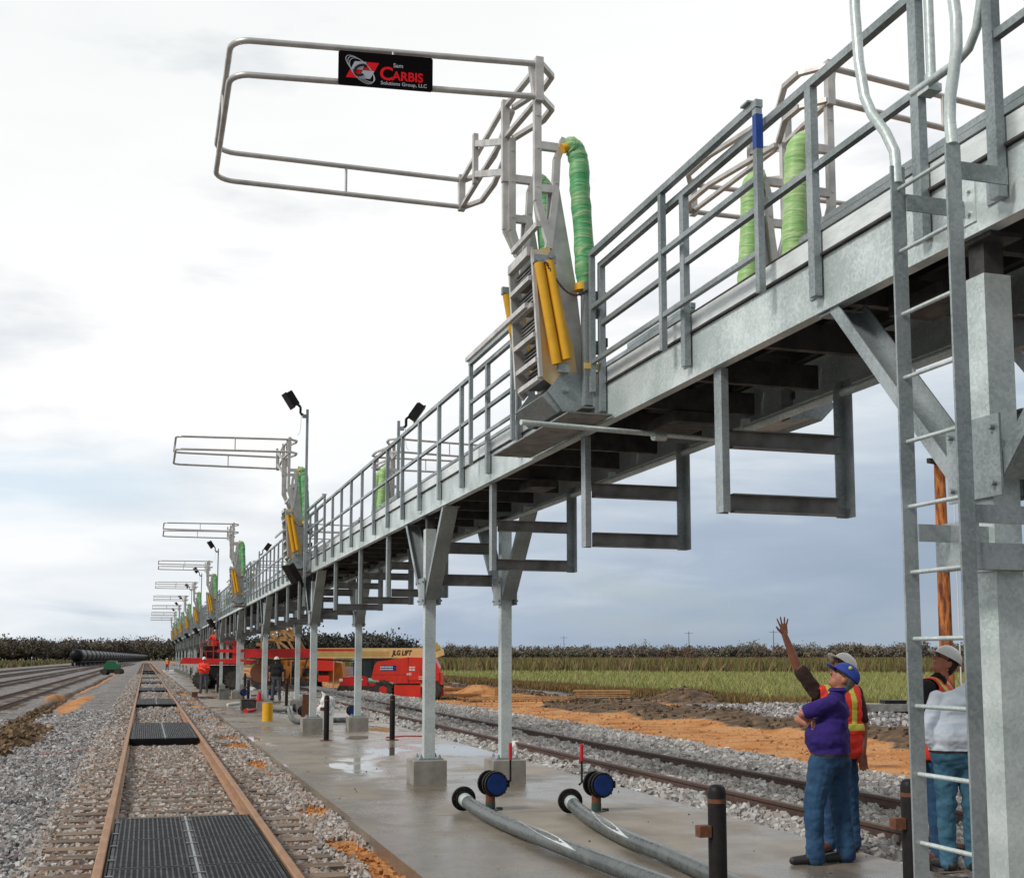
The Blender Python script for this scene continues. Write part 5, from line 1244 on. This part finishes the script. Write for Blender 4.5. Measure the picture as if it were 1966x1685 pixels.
person('man in a black shirt, orange safety vest and white hard hat behind the ladder', (6.60, 9.02, 0), dict(
    hipL=(-.05,-.08,.97), hipR=(.08,.09,.97), knL=(-.05,-.08,.52), knR=(.09,.08,.52), anL=(-.04,-.08,.09), anR=(.10,.08,.09), toeL=(-.22,-.12,.04), toeR=(-.08,.05,.04),
    shL=(-.12,-.19,1.49), shR=(.12,.17,1.51), neck=(.06,-.01,1.58), head=(.10,-.02,1.70), face=(-.85,-.1,.50), up=(.5,0,.85),
    elL=(-.19,-.20,1.22), wrL=(-.20,-.16,.98), hdL=(.05,0,-1), elR=(.12,.22,1.22), wrR=(.02,.20,1.0), hdR=(-.2,0,-1), fsign=-1),
    top='blackc', legs='jeans', shoe='shoeb', hair='hair_d', hat=('hatw', 'hard'), vest=True, voxel=.008, seed=3, belly=.03)
person('man in a pale blue long sleeved shirt with his back turned, between ladder and column', (6.45, 8.55, 0), dict(
    hipL=(-.08,.02,.95), hipR=(.10,.0,.95), knL=(-.09,.03,.50), knR=(.11,.0,.50), anL=(-.08,.05,.09), anR=(.12,.03,.09), toeL=(-.14,.22,.04), toeR=(.16,.20,.04),
    shL=(-.13,.03,1.40), shR=(.29,-.02,1.46), neck=(.21,.03,1.55), head=(.325,.07,1.66), face=(-.35,.8,.45), up=(.1,-.3,1),
    elL=(-.25,-.02,1.16), wrL=(-.15,.02,.93), hdL=(.4,.3,-1), elR=(.28,-.02,1.18), wrR=(.22,.1,.95), hdR=(-.2,.3,-1), fsign=1),
    top='shirtl', legs='jeansl', shoe='shoe', hair='hair_d', sleeve='rolled', hat=('capb', 'cap'), voxel=.008, seed=4, belly=.05, wr=.012)
STAND = dict(hipL=(-.09,0,.93), hipR=(.09,0,.93), knL=(-.12,0,.5), knR=(.12,0,.5), anL=(-.15,0,.09), anR=(.14,.05,.09), toeL=(-.2,-.15,.04), toeR=(.2,-.12,.04),
    shL=(-.19,0,1.44), shR=(.19,0,1.44), neck=(0,0,1.52), head=(0,-.02,1.64), face=(.1,-1,0), elL=(-.27,-.05,1.18), wrL=(-.1,-.25,1.2), elR=(.27,-.05,1.18), wrR=(.1,-.27,1.25), fsign=1)
person('worker in a red jacket, grey trousers and white hard hat standing on the slab', (2.80, 61.5, 0), STAND, top='vest', legs='greyt', shoe='shoeb', hair='hair_d', sleeve='long', hat=('hatw', 'hard'), voxel=.02, wr=.01, belly=.06)
S2 = dict(STAND); S2.update(elL=(-.28,0,1.15), wrL=(-.26,-.1,.9), elR=(.28,0,1.15), wrR=(.3,-.1,.9), face=(-.4,1,0))
person('worker in a dark shirt standing by a column behind the yellow drum', (5.2, 50.5, 0), S2, top='blackc', legs='greyt', hair='hair_d', skin='skin_d', hat=('hatw', 'hard'), voxel=.02, belly=.03)
person('tiny distant worker in hi-vis vest at the far end of the slab', (2.9, 172, -.1), S2, top='greyt', legs='greyt', hair='hair_d', hat=('hatw', 'hard'), vest=True, voxel=.03)

# ------------------------------------------------------------------ machines
def rot(p, a): return (p[0]*math.cos(a)-p[1]*math.sin(a), p[0]*math.sin(a)+p[1]*math.cos(a))
def wheel(m, c, r, w, seg=24, lugs=16):
    c = Vector(c); m.cyl(c-Vector((0,w/2,0)), c+Vector((0,w/2,0)), r*.93, seg)
    for k in range(lugs):
        a = 2*math.pi*k/lugs; R_ = Matrix.Rotation(-a, 3, 'Y'); m.obox(c + Vector((math.cos(a)*r*.95, 0, math.sin(a)*r*.95)), (.09*r*2, w, .07*r*2), R_ @ Matrix.Rotation(.3, 3, 'X'))
# boom lift, built in its own frame: x to the right in the photo, y away
bl = thing('boom_lift', 'big orange-red boom lift with a cream telescopic boom, parked beyond the right track', 'boom lift', (12.37, 59.52, -.32), -YAW, None, local=True)
B0 = (0,0,0)
m = MB(); m.prism([(-1.45,1.05),(-1.20,.80),(1.6,.80),(1.9,.95),(1.9,1.55),(1.65,2.06),(.35,2.08),(-1.15,1.87),(-1.30,1.70)], 'y', -1.0, .9)
m.box(1.3, 2.02, -.95, .85, .72, 1.35); m.box(.35, 1.45, -1.03, -1.0, .95, 2.0); bl_b = m.build('counterweight_body', 'orange_p', bl, base=B0)
m = MB(); m.box(-.25, 1.6, -1.0, .9, .22, .62); m.box(-.30, 1.0, -1.12, -1.0, .02, .72); m.cyl((.3,0,.62), (.3,0,.80), .6, 20); m.box(-.9, 2.1, -.5, .4, .2, .55); m.build('chassis', 'orange_p', bl, base=B0)
for x, y in ((-.85,-.95),(1.55,-.9),(-.85,.95),(1.55,.95)):
    m = MB(); wheel(m, (x,y,.48), .48, .38); w_ = m.build('wheel', 'tyre', bl, base=B0)
    m = MB(); m.cyl((x,y-.2,.48),(x,y+.2,.48), .2, 16); r_ = m.build('rim', 'orange_p', None, base=B0); r_.location = (0,0,0); r_.parent = w_
m = MB(); m.box(-4.5, .9, -.26, .20, 2.04, 2.54); m.prism([(.9,2.05),(1.6,2.0),(2.1,2.2),(2.05,2.45),(1.7,2.75),(1.45,2.52),(.9,2.54)], 'y', -.3, .25); m.build('boom', 'cream', bl, base=B0)
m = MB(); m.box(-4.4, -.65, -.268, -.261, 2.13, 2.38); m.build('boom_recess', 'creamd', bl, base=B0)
m = MB(); m.box(-7.9, -4.5, -.20, .14, 2.06, 2.50); m.box(-9.3, -7.9, -.14, .08, 2.32, 2.48); m.box(-4.5, -2.3, -.28, -.262, 2.40, 2.50); m.box(-9.6, -7.9, -.12, .1, 1.86, 1.99); m.build('inner_boom', 'redp', bl, base=B0)
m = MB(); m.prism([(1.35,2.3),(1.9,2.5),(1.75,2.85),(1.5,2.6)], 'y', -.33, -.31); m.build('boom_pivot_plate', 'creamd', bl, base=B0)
def flat(body, size, mat, parent, x, y, z, name='lettering', bold=.004, sx=1., shear=0.):
    return textmesh(body, size, mat, parent, Matrix.Translation((x, y, z)) @ Matrix.Rotation(math.radians(90), 4, 'X'), name=name, ext=.003, bold=bold, sx=sx, shear=shear)
flat('JLG LIFT', .34, 'black', bl, -.50, -.27, 2.19, bold=.010, sx=.78, shear=.25)
m = MB()
for a_ in ((-1.42,1.9,-1.006,-1.001,1.22,1.235),(.36,.375,-1.045,-1.0,.85,2.06),(-.2,-.19,-1.006,-1.001,.82,1.22),(1.0,1.01,-1.045,-1.0,.85,1.5)): m.box(*a_)
for k_ in range(6): m.box(1.15,1.4,-1.045,-1.03,1.5+.06*k_,1.52+.06*k_)
m.build('panel_seam', 'tyre', bl, base=B0)
m = MB(); m.tube([(-4.3,-.3,1.98),(-2.5,-.3,1.90),(-.9,-.32,1.96),(.4,-.32,2.0)], .035, 6); m.tube([(-7.6,-.22,2.02),(-6.2,-.24,1.95),(-4.6,-.24,2.02)], .03, 6); m.build('hydraulic_hose', 'black', bl, base=B0)
m = MB(); m.box(-.98, -.22, -1.012, -1.001, 1.42, 1.68); m.build('blue_plate', 'blue', bl, base=B0)
flat('Neff Rental', .15, 'white', bl, -1.02, -1.014, 1.56, bold=.004) if False else None
for z, n, w_ in ((1.60, 9, .05), (1.49, 12, .035)):
    m = MB()
    for k in range(n): m.box(-1.0+k*.07*(9/n), -1.0+k*.07*(9/n)+w_, -1.017, -1.013, z-.03, z+.035)
    m.build('sticker', 'white', bl, base=B0)
m = MB()
m.box(.42,.55,-1.045,-1.032,1.55,1.62); m.box(.58,.71,-1.045,-1.032,1.55,1.62); m.box(.42,.55,-1.045,-1.032,1.42,1.5); m.box(.58,.71,-1.045,-1.032,1.42,1.5)
m.build('sticker', 'white', bl, base=B0); m = MB(); m.box(.9,1.15,-1.045,-1.032,1.1,1.14); m.box(.9,1.15,-1.045,-1.032,1.0,1.04)
m.build('sticker', 'white', bl, base=B0)
flat('601', .17, 'white', bl, .30, -1.034, 1.2, bold=.006)
m = MB(); m.box(-.2, 1.0, -1.13, -1.122, .74, .78); m.box(-1.0,-.25,-.99,-.6,.60,.70); m.build('painted_shadow_gap', 'black', bl, base=B0)  # black strips paint in the shade between body and chassis
m = MB(); m.cyl((-1.6,-.9,.95), (-.35,-.9,.80), .11, 12); m.build('green_cylinder', pm('mint_green_paint', (.25,.50,.38), rough=.4), bl, base=B0)

# small red tracked loader with cab
sk_ = thing('compact_tractor', 'small red tractor with black cab frame left of the boom lift', 'tractor', (11.70, 66.2, -.32), -YAW, None, local=True)
m = MB(); m.prism([(-1.35,.55),(-1.2,1.0),(-.1,1.08),(.2,1.0),(.2,.50)], 'y', -.85, .55); m.prism([(.2,.5),(.2,.95),(1.3,.9),(1.3,.5)], 'y', -.8, .5); m.build('bonnet', 'redp', sk_, base=B0)
m = MB()
for x in (-.15, .45, 1.1, 1.32):
    for y in (-.75, .45): m.box(x-.05, x+.05, y-.05, y+.05, .9, 2.15)
m.box(-.3, 1.5, -.9, .6, 2.12, 2.24); m.box(-.2,1.35,-.8,.5,.86,.95); m.build('cab_frame', 'black', sk_, base=B0)
m = MB(); m.box(-.1,.40,-.76,-.74,.97,2.1); m.box(.5,1.05,-.76,-.74,.97,2.1); m.box(-.16,-.14,-.7,.4,.97,2.1); m.build('cab_window', 'glass', sk_, base=B0)
m = MB(); m.prism([(-1.5,.12),(-1.3,0),(1.2,0),(1.5,.15),(1.4,.5),(-1.35,.55)], 'y', -1.0, -.65); m.prism([(-1.5,.12),(-1.3,0),(1.2,0),(1.5,.15),(1.4,.5),(-1.35,.55)], 'y', .4, .75); m.build('track_belt', 'tyre', sk_, base=B0)
m = MB(); m.box(-1.34,-1.16,-.87,-.85,.78,.92); m.box(-.2,-.05,-.87,-.85,.84,.9); m.build('headlight', 'white', sk_, base=B0)
# portable toilet / blue bin
pt = thing('blue_bin', 'blue upright bin with pale lid behind the small red tractor', 'bin', (14.4, 83.5, -.32), -YAW, None, local=True)
m = MB(); m.prism([(-.42,0),(.42,0),(.50,1.75),(-.50,1.75)], 'y', -.45, .45); m.build('bin_body', pm('bin_blue', (.02,.03,.28), rough=.5), pt, base=B0); m = MB(); m.prism([(-.58,1.75),(.58,1.75),(.5,1.95),(.2,2.08),(-.3,2.08),(-.55,1.95)], 'y', -.55, .55); m.build('bin_lid', pm('pale_blue_lid', (.35,.5,.6), rough=.5), pt, base=B0)
# parked truck, far behind
tk = thing('parked_pickup', 'pale dusty pickup truck parked behind the blue bin', 'pickup', (14.6, 104, -.32), -YAW, None, local=True)
m = MB(); m.prism([(-2.6,.5),(-2.55,1.2),(-1.5,1.3),(-.9,1.85),(.7,1.9),(1.1,1.25),(2.6,1.22),(2.7,.5)], 'y', -.9, .9); m.build('truck_body', pm('dusty_grey_paint', (.28,.22,.22), (.16,.13,.13), rough=.4), tk, base=B0)
m = MB(); m.prism([(-1.25,1.32),(-.85,1.75),(-.2,1.78),(-.2,1.32)], 'y', -.92, -.9); m.prism([(-.1,1.32),(-.1,1.78),(.6,1.8),(.9,1.32)], 'y', -.92, -.9); m.build('side_window', 'glass', tk, base=B0)
m = MB(); m.box(-1.0,.8,-.7,.7,1.9,1.96); m.build('roof_panel', 'white', tk, base=B0)
for x in (-1.7, 1.7):
    m = MB(); m.cyl((x,-.95,.4),(x,-.65,.4),.4,18); m.build('wheel', 'tyre', tk, base=B0)
# second boom lift with basket at the gangway (only partly visible between columns)
b2 = thing('boom_lift', 'red boom lift with its basket raised beside the gangway columns, worker in it', 'boom lift', (4.15, 70.6, 0), -YAW, None, local=True)
m = MB(); m.box(-.9,1.1,-.6,.6,1.35,1.55); m.prism([(-1.0,1.55),(-.45,1.55),(-.45,2.3),(-.6,2.5),(-.9,2.4)], 'y', .3, .55); m.box(.75,1.05,-.5,.5,1.5,2.7); m.prism([(-2.2,1.4),(1.8,1.4),(2.0,1.62),(-2.0,1.75)], 'y', -.7, .7)
m.build('platform_body', 'redp', b2, base=B0)
m = MB()
for x in (-1.0,-.3,.4,1.1):
    m.bar((x,-.62,1.5),(x,-.62,2.65),.05,.05)
for z in (2.1,2.65): m.bar((-1.0,-.62,z),(1.1,-.62,z),.05,.05); m.bar((-1.0,.6,z),(1.1,.6,z),.05,.05)
m.build('basket_rail', 'redp', b2, base=B0)
m = MB(); m.box(-.75,-.1,-.4,.4,1.6,2.4); m.box(-.6,.9,-.55,.5,.45,1.3); m.box(-1.0,1.2,-.3,.2,0,.5); m.build('chassis', 'black', b2, base=B0)
for x in (-.9,.9,2.4):
    m = MB(); wheel(m, (x,-.7,.5), .5, .35); m.build('wheel', 'tyre', b2, base=B0)
m = MB(); m.cyl((2.4,-.9,.9),(2.4,-.6,.9),.55,20); m.build('hose_reel', 'rust', b2, base=B0)
S3 = dict(S2); S3.update(face=(-.3,-1,.2), elL=(-.32,-.1,1.25), wrL=(-.15,-.3,1.4))
pb = person('worker in bright orange clothes and white hard hat up in the red lift basket', (3.80, 70.55, 1.555), S3, top='vest', legs='vest', shoe='shoeb', hair='hair_d', sleeve='long', hat=('hatw', 'hard'), voxel=.025, belly=.02)
# orange drilling / trenching machine with mast behind the columns
dr_ = thing('drill_rig', 'orange machine with a slanting timber-coloured mast behind the gangway columns', 'drill rig', (8.9, 80, -.3), -YAW, None, local=True)
m = MB(); m.box(-1.8,2.0,-1,1,.7,1.5); m.box(-1.5,.2,-.9,.9,1.5,2.0); m.box(.5,1.6,-.8,.8,1.5,1.9); m.prism([(2.0,.5),(3.9,.5),(3.7,1.7),(2.6,1.9),(2.0,1.4)], 'y', -.9, .9); m.build('machine_body', pm('machine_orange', (.55,.20,.02), (.35,.12,.02), rough=.6, scale=2), dr_, base=B0)
m = MB()
for a, b in (((-1.6,-.4,1.9),(-1.6,-.4,4.2)),((-.2,-.4,1.9),(-1.0,-.4,4.4)),((-1.9,-.4,4.2),(.1,-.4,4.0)),((.9,-.4,1.9),(-.5,-.4,4.2)),((-.2,.2,4.4),(1.25,.2,2.0)),((0,.2,4.5),(1.45,.2,2.0)),((-1.7,-.4,3.2),(.6,-.4,3.2)),((-1.7,-.4,2.5),(1.1,-.4,2.5)),((-1.5,-.4,3.9),(.8,-.4,2.1)),((-.7,-.4,4.3),(.9,-.4,2.9))): m.bar(a, b, .14, .14)
for x in (-2.0,-1.3,-.6,.1): m.box(x,x+.5,-.3,.3,2.8+.3*(x+2),3.0+.3*(x+2)); m.box(x,x+.45,-.3,.3,3.6,3.9)
m.build('mast_frame', 'wood', dr_, base=B0)
m = MB(); m.prism([(-2,.1),(-1.7,0),(1.9,0),(2.2,.1),(2.1,.7),(-1.9,.7)], 'y', -1.2, -.7); m.prism([(-2,.1),(-1.7,0),(1.9,0),(2.2,.1),(2.1,.7),(-1.9,.7)], 'y', .7, 1.2); m.build('track_belt', 'tyre', dr_, base=B0)
m = MB(); m.box(2.2,3.3,-1.3,-.6,1.2,2.2); m.box(2.3,3.0,-1.35,-.7,.5,.9); m.build('side_tank', 'orange_p', dr_, base=B0)
m = MB()
for x0_, x1_, z0_, z1_ in ((-1.6,-1.1,.8,1.4),(-.7,.1,.85,1.3),(.5,.9,.8,1.8),(1.2,1.8,.85,1.35),(-1.2,-.2,1.6,1.95),(2.3,2.9,.8,1.3)): m.box(x0_,x1_,-1.03,-1.0,z0_,z1_)
for x_ in (-1.9,-.9,.3,1.1,2.1): m.bar((x_,-1.1,.5),(x_+.5,-1.15,2.2),.09,.09)
m.build('engine_opening', 'tyre', dr_, base=B0)
m = MB()
for x in (.55, 3.3): m.bar((x,-1.5,.0),(x,-1.5,2.1),.07,.07)
m.build('timber_stake', 'wood', dr_, base=B0)
# small green generator left
gs = thing('green_generator', 'small green machine on wheels by the far end of the trench', 'generator', (-3.95, 160, -.42), -YAW, None, local=True)
m = MB(); m.box(-.9,.9,-.6,.6,.7,1.35); m.prism([(-.8,1.35),(.7,1.35),(.5,1.75),(-.5,1.8)], 'y', -.5, .5); m.build('hood', pm('machine_green', (.015,.13,.055), rough=.4), gs, base=B0)
m = MB(); m.box(-1.3,1.2,-.6,.6,.25,.7); m.build('frame', 'black', gs, base=B0)
for x in (-.8,.9):
    m = MB(); m.cyl((x,-.75,.4),(x,.75,.4),.4,16); m.build('wheel', 'tyre', gs, base=B0)
# big steel bucket by the right edge
bk = thing('steel_bucket', 'large grey steel digger bucket lying on the gravel behind the men', 'bucket', (19.6, 29.3, -.15), -YAW, None, local=True)
m = MB(); m.box(-.75,1.0,-.5,.4,.42,.62); m.prism([(-.75,.62),(-.75,.2),(-.55,.0),(-.35,.05),(-.3,.45),(-.5,.62)], 'y', -.5, .4); m.box(.9,1.0,-.5,.4,.0,.6); m.build('bucket_shell', pm('scuffed_grey_steel', (.30,.29,.27), (.17,.16,.15), rough=.6), bk, base=B0)
m = MB(); m.cyl((-.3,-.1,.22),(.9,-.1,.22),.22,16); m.build('bucket_belly', 'galvd', bk, base=B0); m = MB(); m.box(.1,.7,-.3,.2,.62,.72); m.build('bucket_hinge', 'black', bk, base=B0)
# planks and timber by the field
def planks(x, y, n, L_, label, a=0., mat='wood', nm='plank_stack'):
    m = MB()
    for k in range(n):
        zz = float(G(x, y))+.08+.10*(k//3)+rnd.uniform(0,.02); yy = y+(k%3-1)*.3; aa = a+rnd.uniform(-.06,.06); dx = L_/2*math.cos(aa); dy = L_/2*math.sin(aa); m.bar((x-dx+rnd.uniform(-.2,.2), yy-dy, zz), (x+dx, yy+dy, zz), .22, .07)
    o = m.build(nm, mat, None, base=(x, y, float(G(x, y)))); tag(o, label, 'timber'); return o
planks(22.3, 57.5, 12, 2.6, 'stack of pale planks beside the earth heap at the field edge', -.3)
planks(16.5, 53, 4, 4.5, 'long loose planks lying in the orange dirt left of the plank stack', -.25)
planks(18.6, 70, 7, 4.2, 'scattered boards on the orange dirt behind the dark earth heap', .2)
planks(15.3, 62, 5, 3.6, 'row of boards lying right of the boom lift', .1)
o = MB(); o.box(18.4,18.7,62.4,62.7,-.35,.42); o.box(18.0,18.4,62.3,62.7,-.35,.1); o = o.build('wood_block', 'wood', None, base=(18.5,62.5,-.35)); tag(o, 'upright pale wooden block standing in the orange dirt', 'block')

# ------------------------------------------------------------------ poles
def util(x, y, h, r, label, arms=1, lean=0.):
    t = thing('utility_pole', label, 'utility pole', (x, y, -.4), 0, None)
    m = MB(); m.tube([(x,y,-.6),(x+lean*h*.5,y,h*.5),(x+lean*h,y,h)], r, 14, rs=[r*1.1, r*.97, r*.8]); m.build('pole_shaft', 'pole' if arms < 2 else 'tyre', t)
    m = MB()
    if arms == 1: m.bar((x-.5, y-.25, h-.25), (x+.45, y+.3, h-.2), .10, .12)
    else: m.bar((x-1.6*arms/2, y, h-1.0), (x+1.6*arms/2, y, h-1.0), .16, .16)
    m.build('cross_arm', 'tyre', t); return t
util(19.13, 25.6, 6.9, .165, 'orange-brown wooden utility pole standing behind the ladder', 1)
m = MB(); m.tube([(19.38,25.4,-.3),(19.38,25.4,6.2)], .018, 6); tag(m.build('pole_conduit', 'white', None, base=(19.38,25.4,-.3)), 'thin pale conduit running up the right side of the wooden pole', 'conduit')
for (a, D, h, lb) in ((29.2, 620, 15.5, 'distant utility pole on the horizon above the purple shirted man'), (19.4, 800, 16, 'distant utility pole on the horizon right of the second column'), (25.3, 640, 15.5, 'distant utility pole on the horizon near the raised arm')):
    util(D*math.sin(math.radians(a)), D*math.cos(math.radians(a)), h, .17, lb, 3)

# ------------------------------------------------------------------ tank cars
def tankcar():
    t = thing('tank_car', 'front tank car of the long black tank train on the left', 'tank car', (0,0,0), 0, 'black tank cars in the parked train', local=True)
    m = MB(); zc, r = 2.55, 1.5
    m.tube([(0,-7.6,zc),(0,-7.5,zc),(0,-7.2,zc),(0,-6.8,zc),(0,6.8,zc),(0,7.2,zc),(0,7.5,zc),(0,7.6,zc)], r, 24, rs=[.1, .75, 1.25, r, r, 1.25, .75, .1]); m.build('tank', 'tank', t)
    m = MB(); m.box(-1.2,1.2,-8.2,8.2,.95,1.15); m.box(-.3,.3,-8.6,8.6,.75,1.1)
    m.build('underframe', 'black', t)
    m = MB(); m.cyl((0,0,zc+r-.05),(0,0,zc+r+.55),.45,14); m.box(-1.0,1.0,-1.6,1.6,zc+r-.1,zc+r+.02)
    for x in (-1.0,1.0):
        m.bar((x,-1.6,zc+r+.9),(x,1.6,zc+r+.9),.05,.05)
        for y in (-1.6,0,1.6): m.bar((x,y,zc+r-.1),(x,y,zc+r+.9),.05,.05)
    m.build('top_platform', 'black', t)
    for y in (-5.8, 5.8):
        m = MB()
        for q in (-.9,.9): 
            for x in (-.72,.72): m.cyl((x-.06,y+q,.46),(x+.06,y+q,.46),.46,14)
        m.box(-1.05,-.85,y-1.3,y+1.3,.3,.75); m.box(.85,1.05,y-1.3,y+1.3,.3,.75); m.build('bogie', 'tyre', t)
    return t
tc0 = tankcar(); NT = 33
def tpath(s_): f = s_/575; return (-15.6+16.4*f**1.1, 300+s_)
s_ = 0
for k in range(NT):
    x, y = tpath(s_); x2, y2 = tpath(s_+17.3); a = -math.atan2(x2-x, y2-y); cx_, cy_ = (x+x2)/2, (y+y2)/2
    if k == 0: tc0.location = (cx_, cy_, -.28); tc0.rotation_euler = (0,0,a)
    else: dup(tc0, loc=(cx_, cy_, -.28), rz=a, label='black tank car, %s car behind the front one of the parked train' % ordn(k-1))
    s_ += 17.4
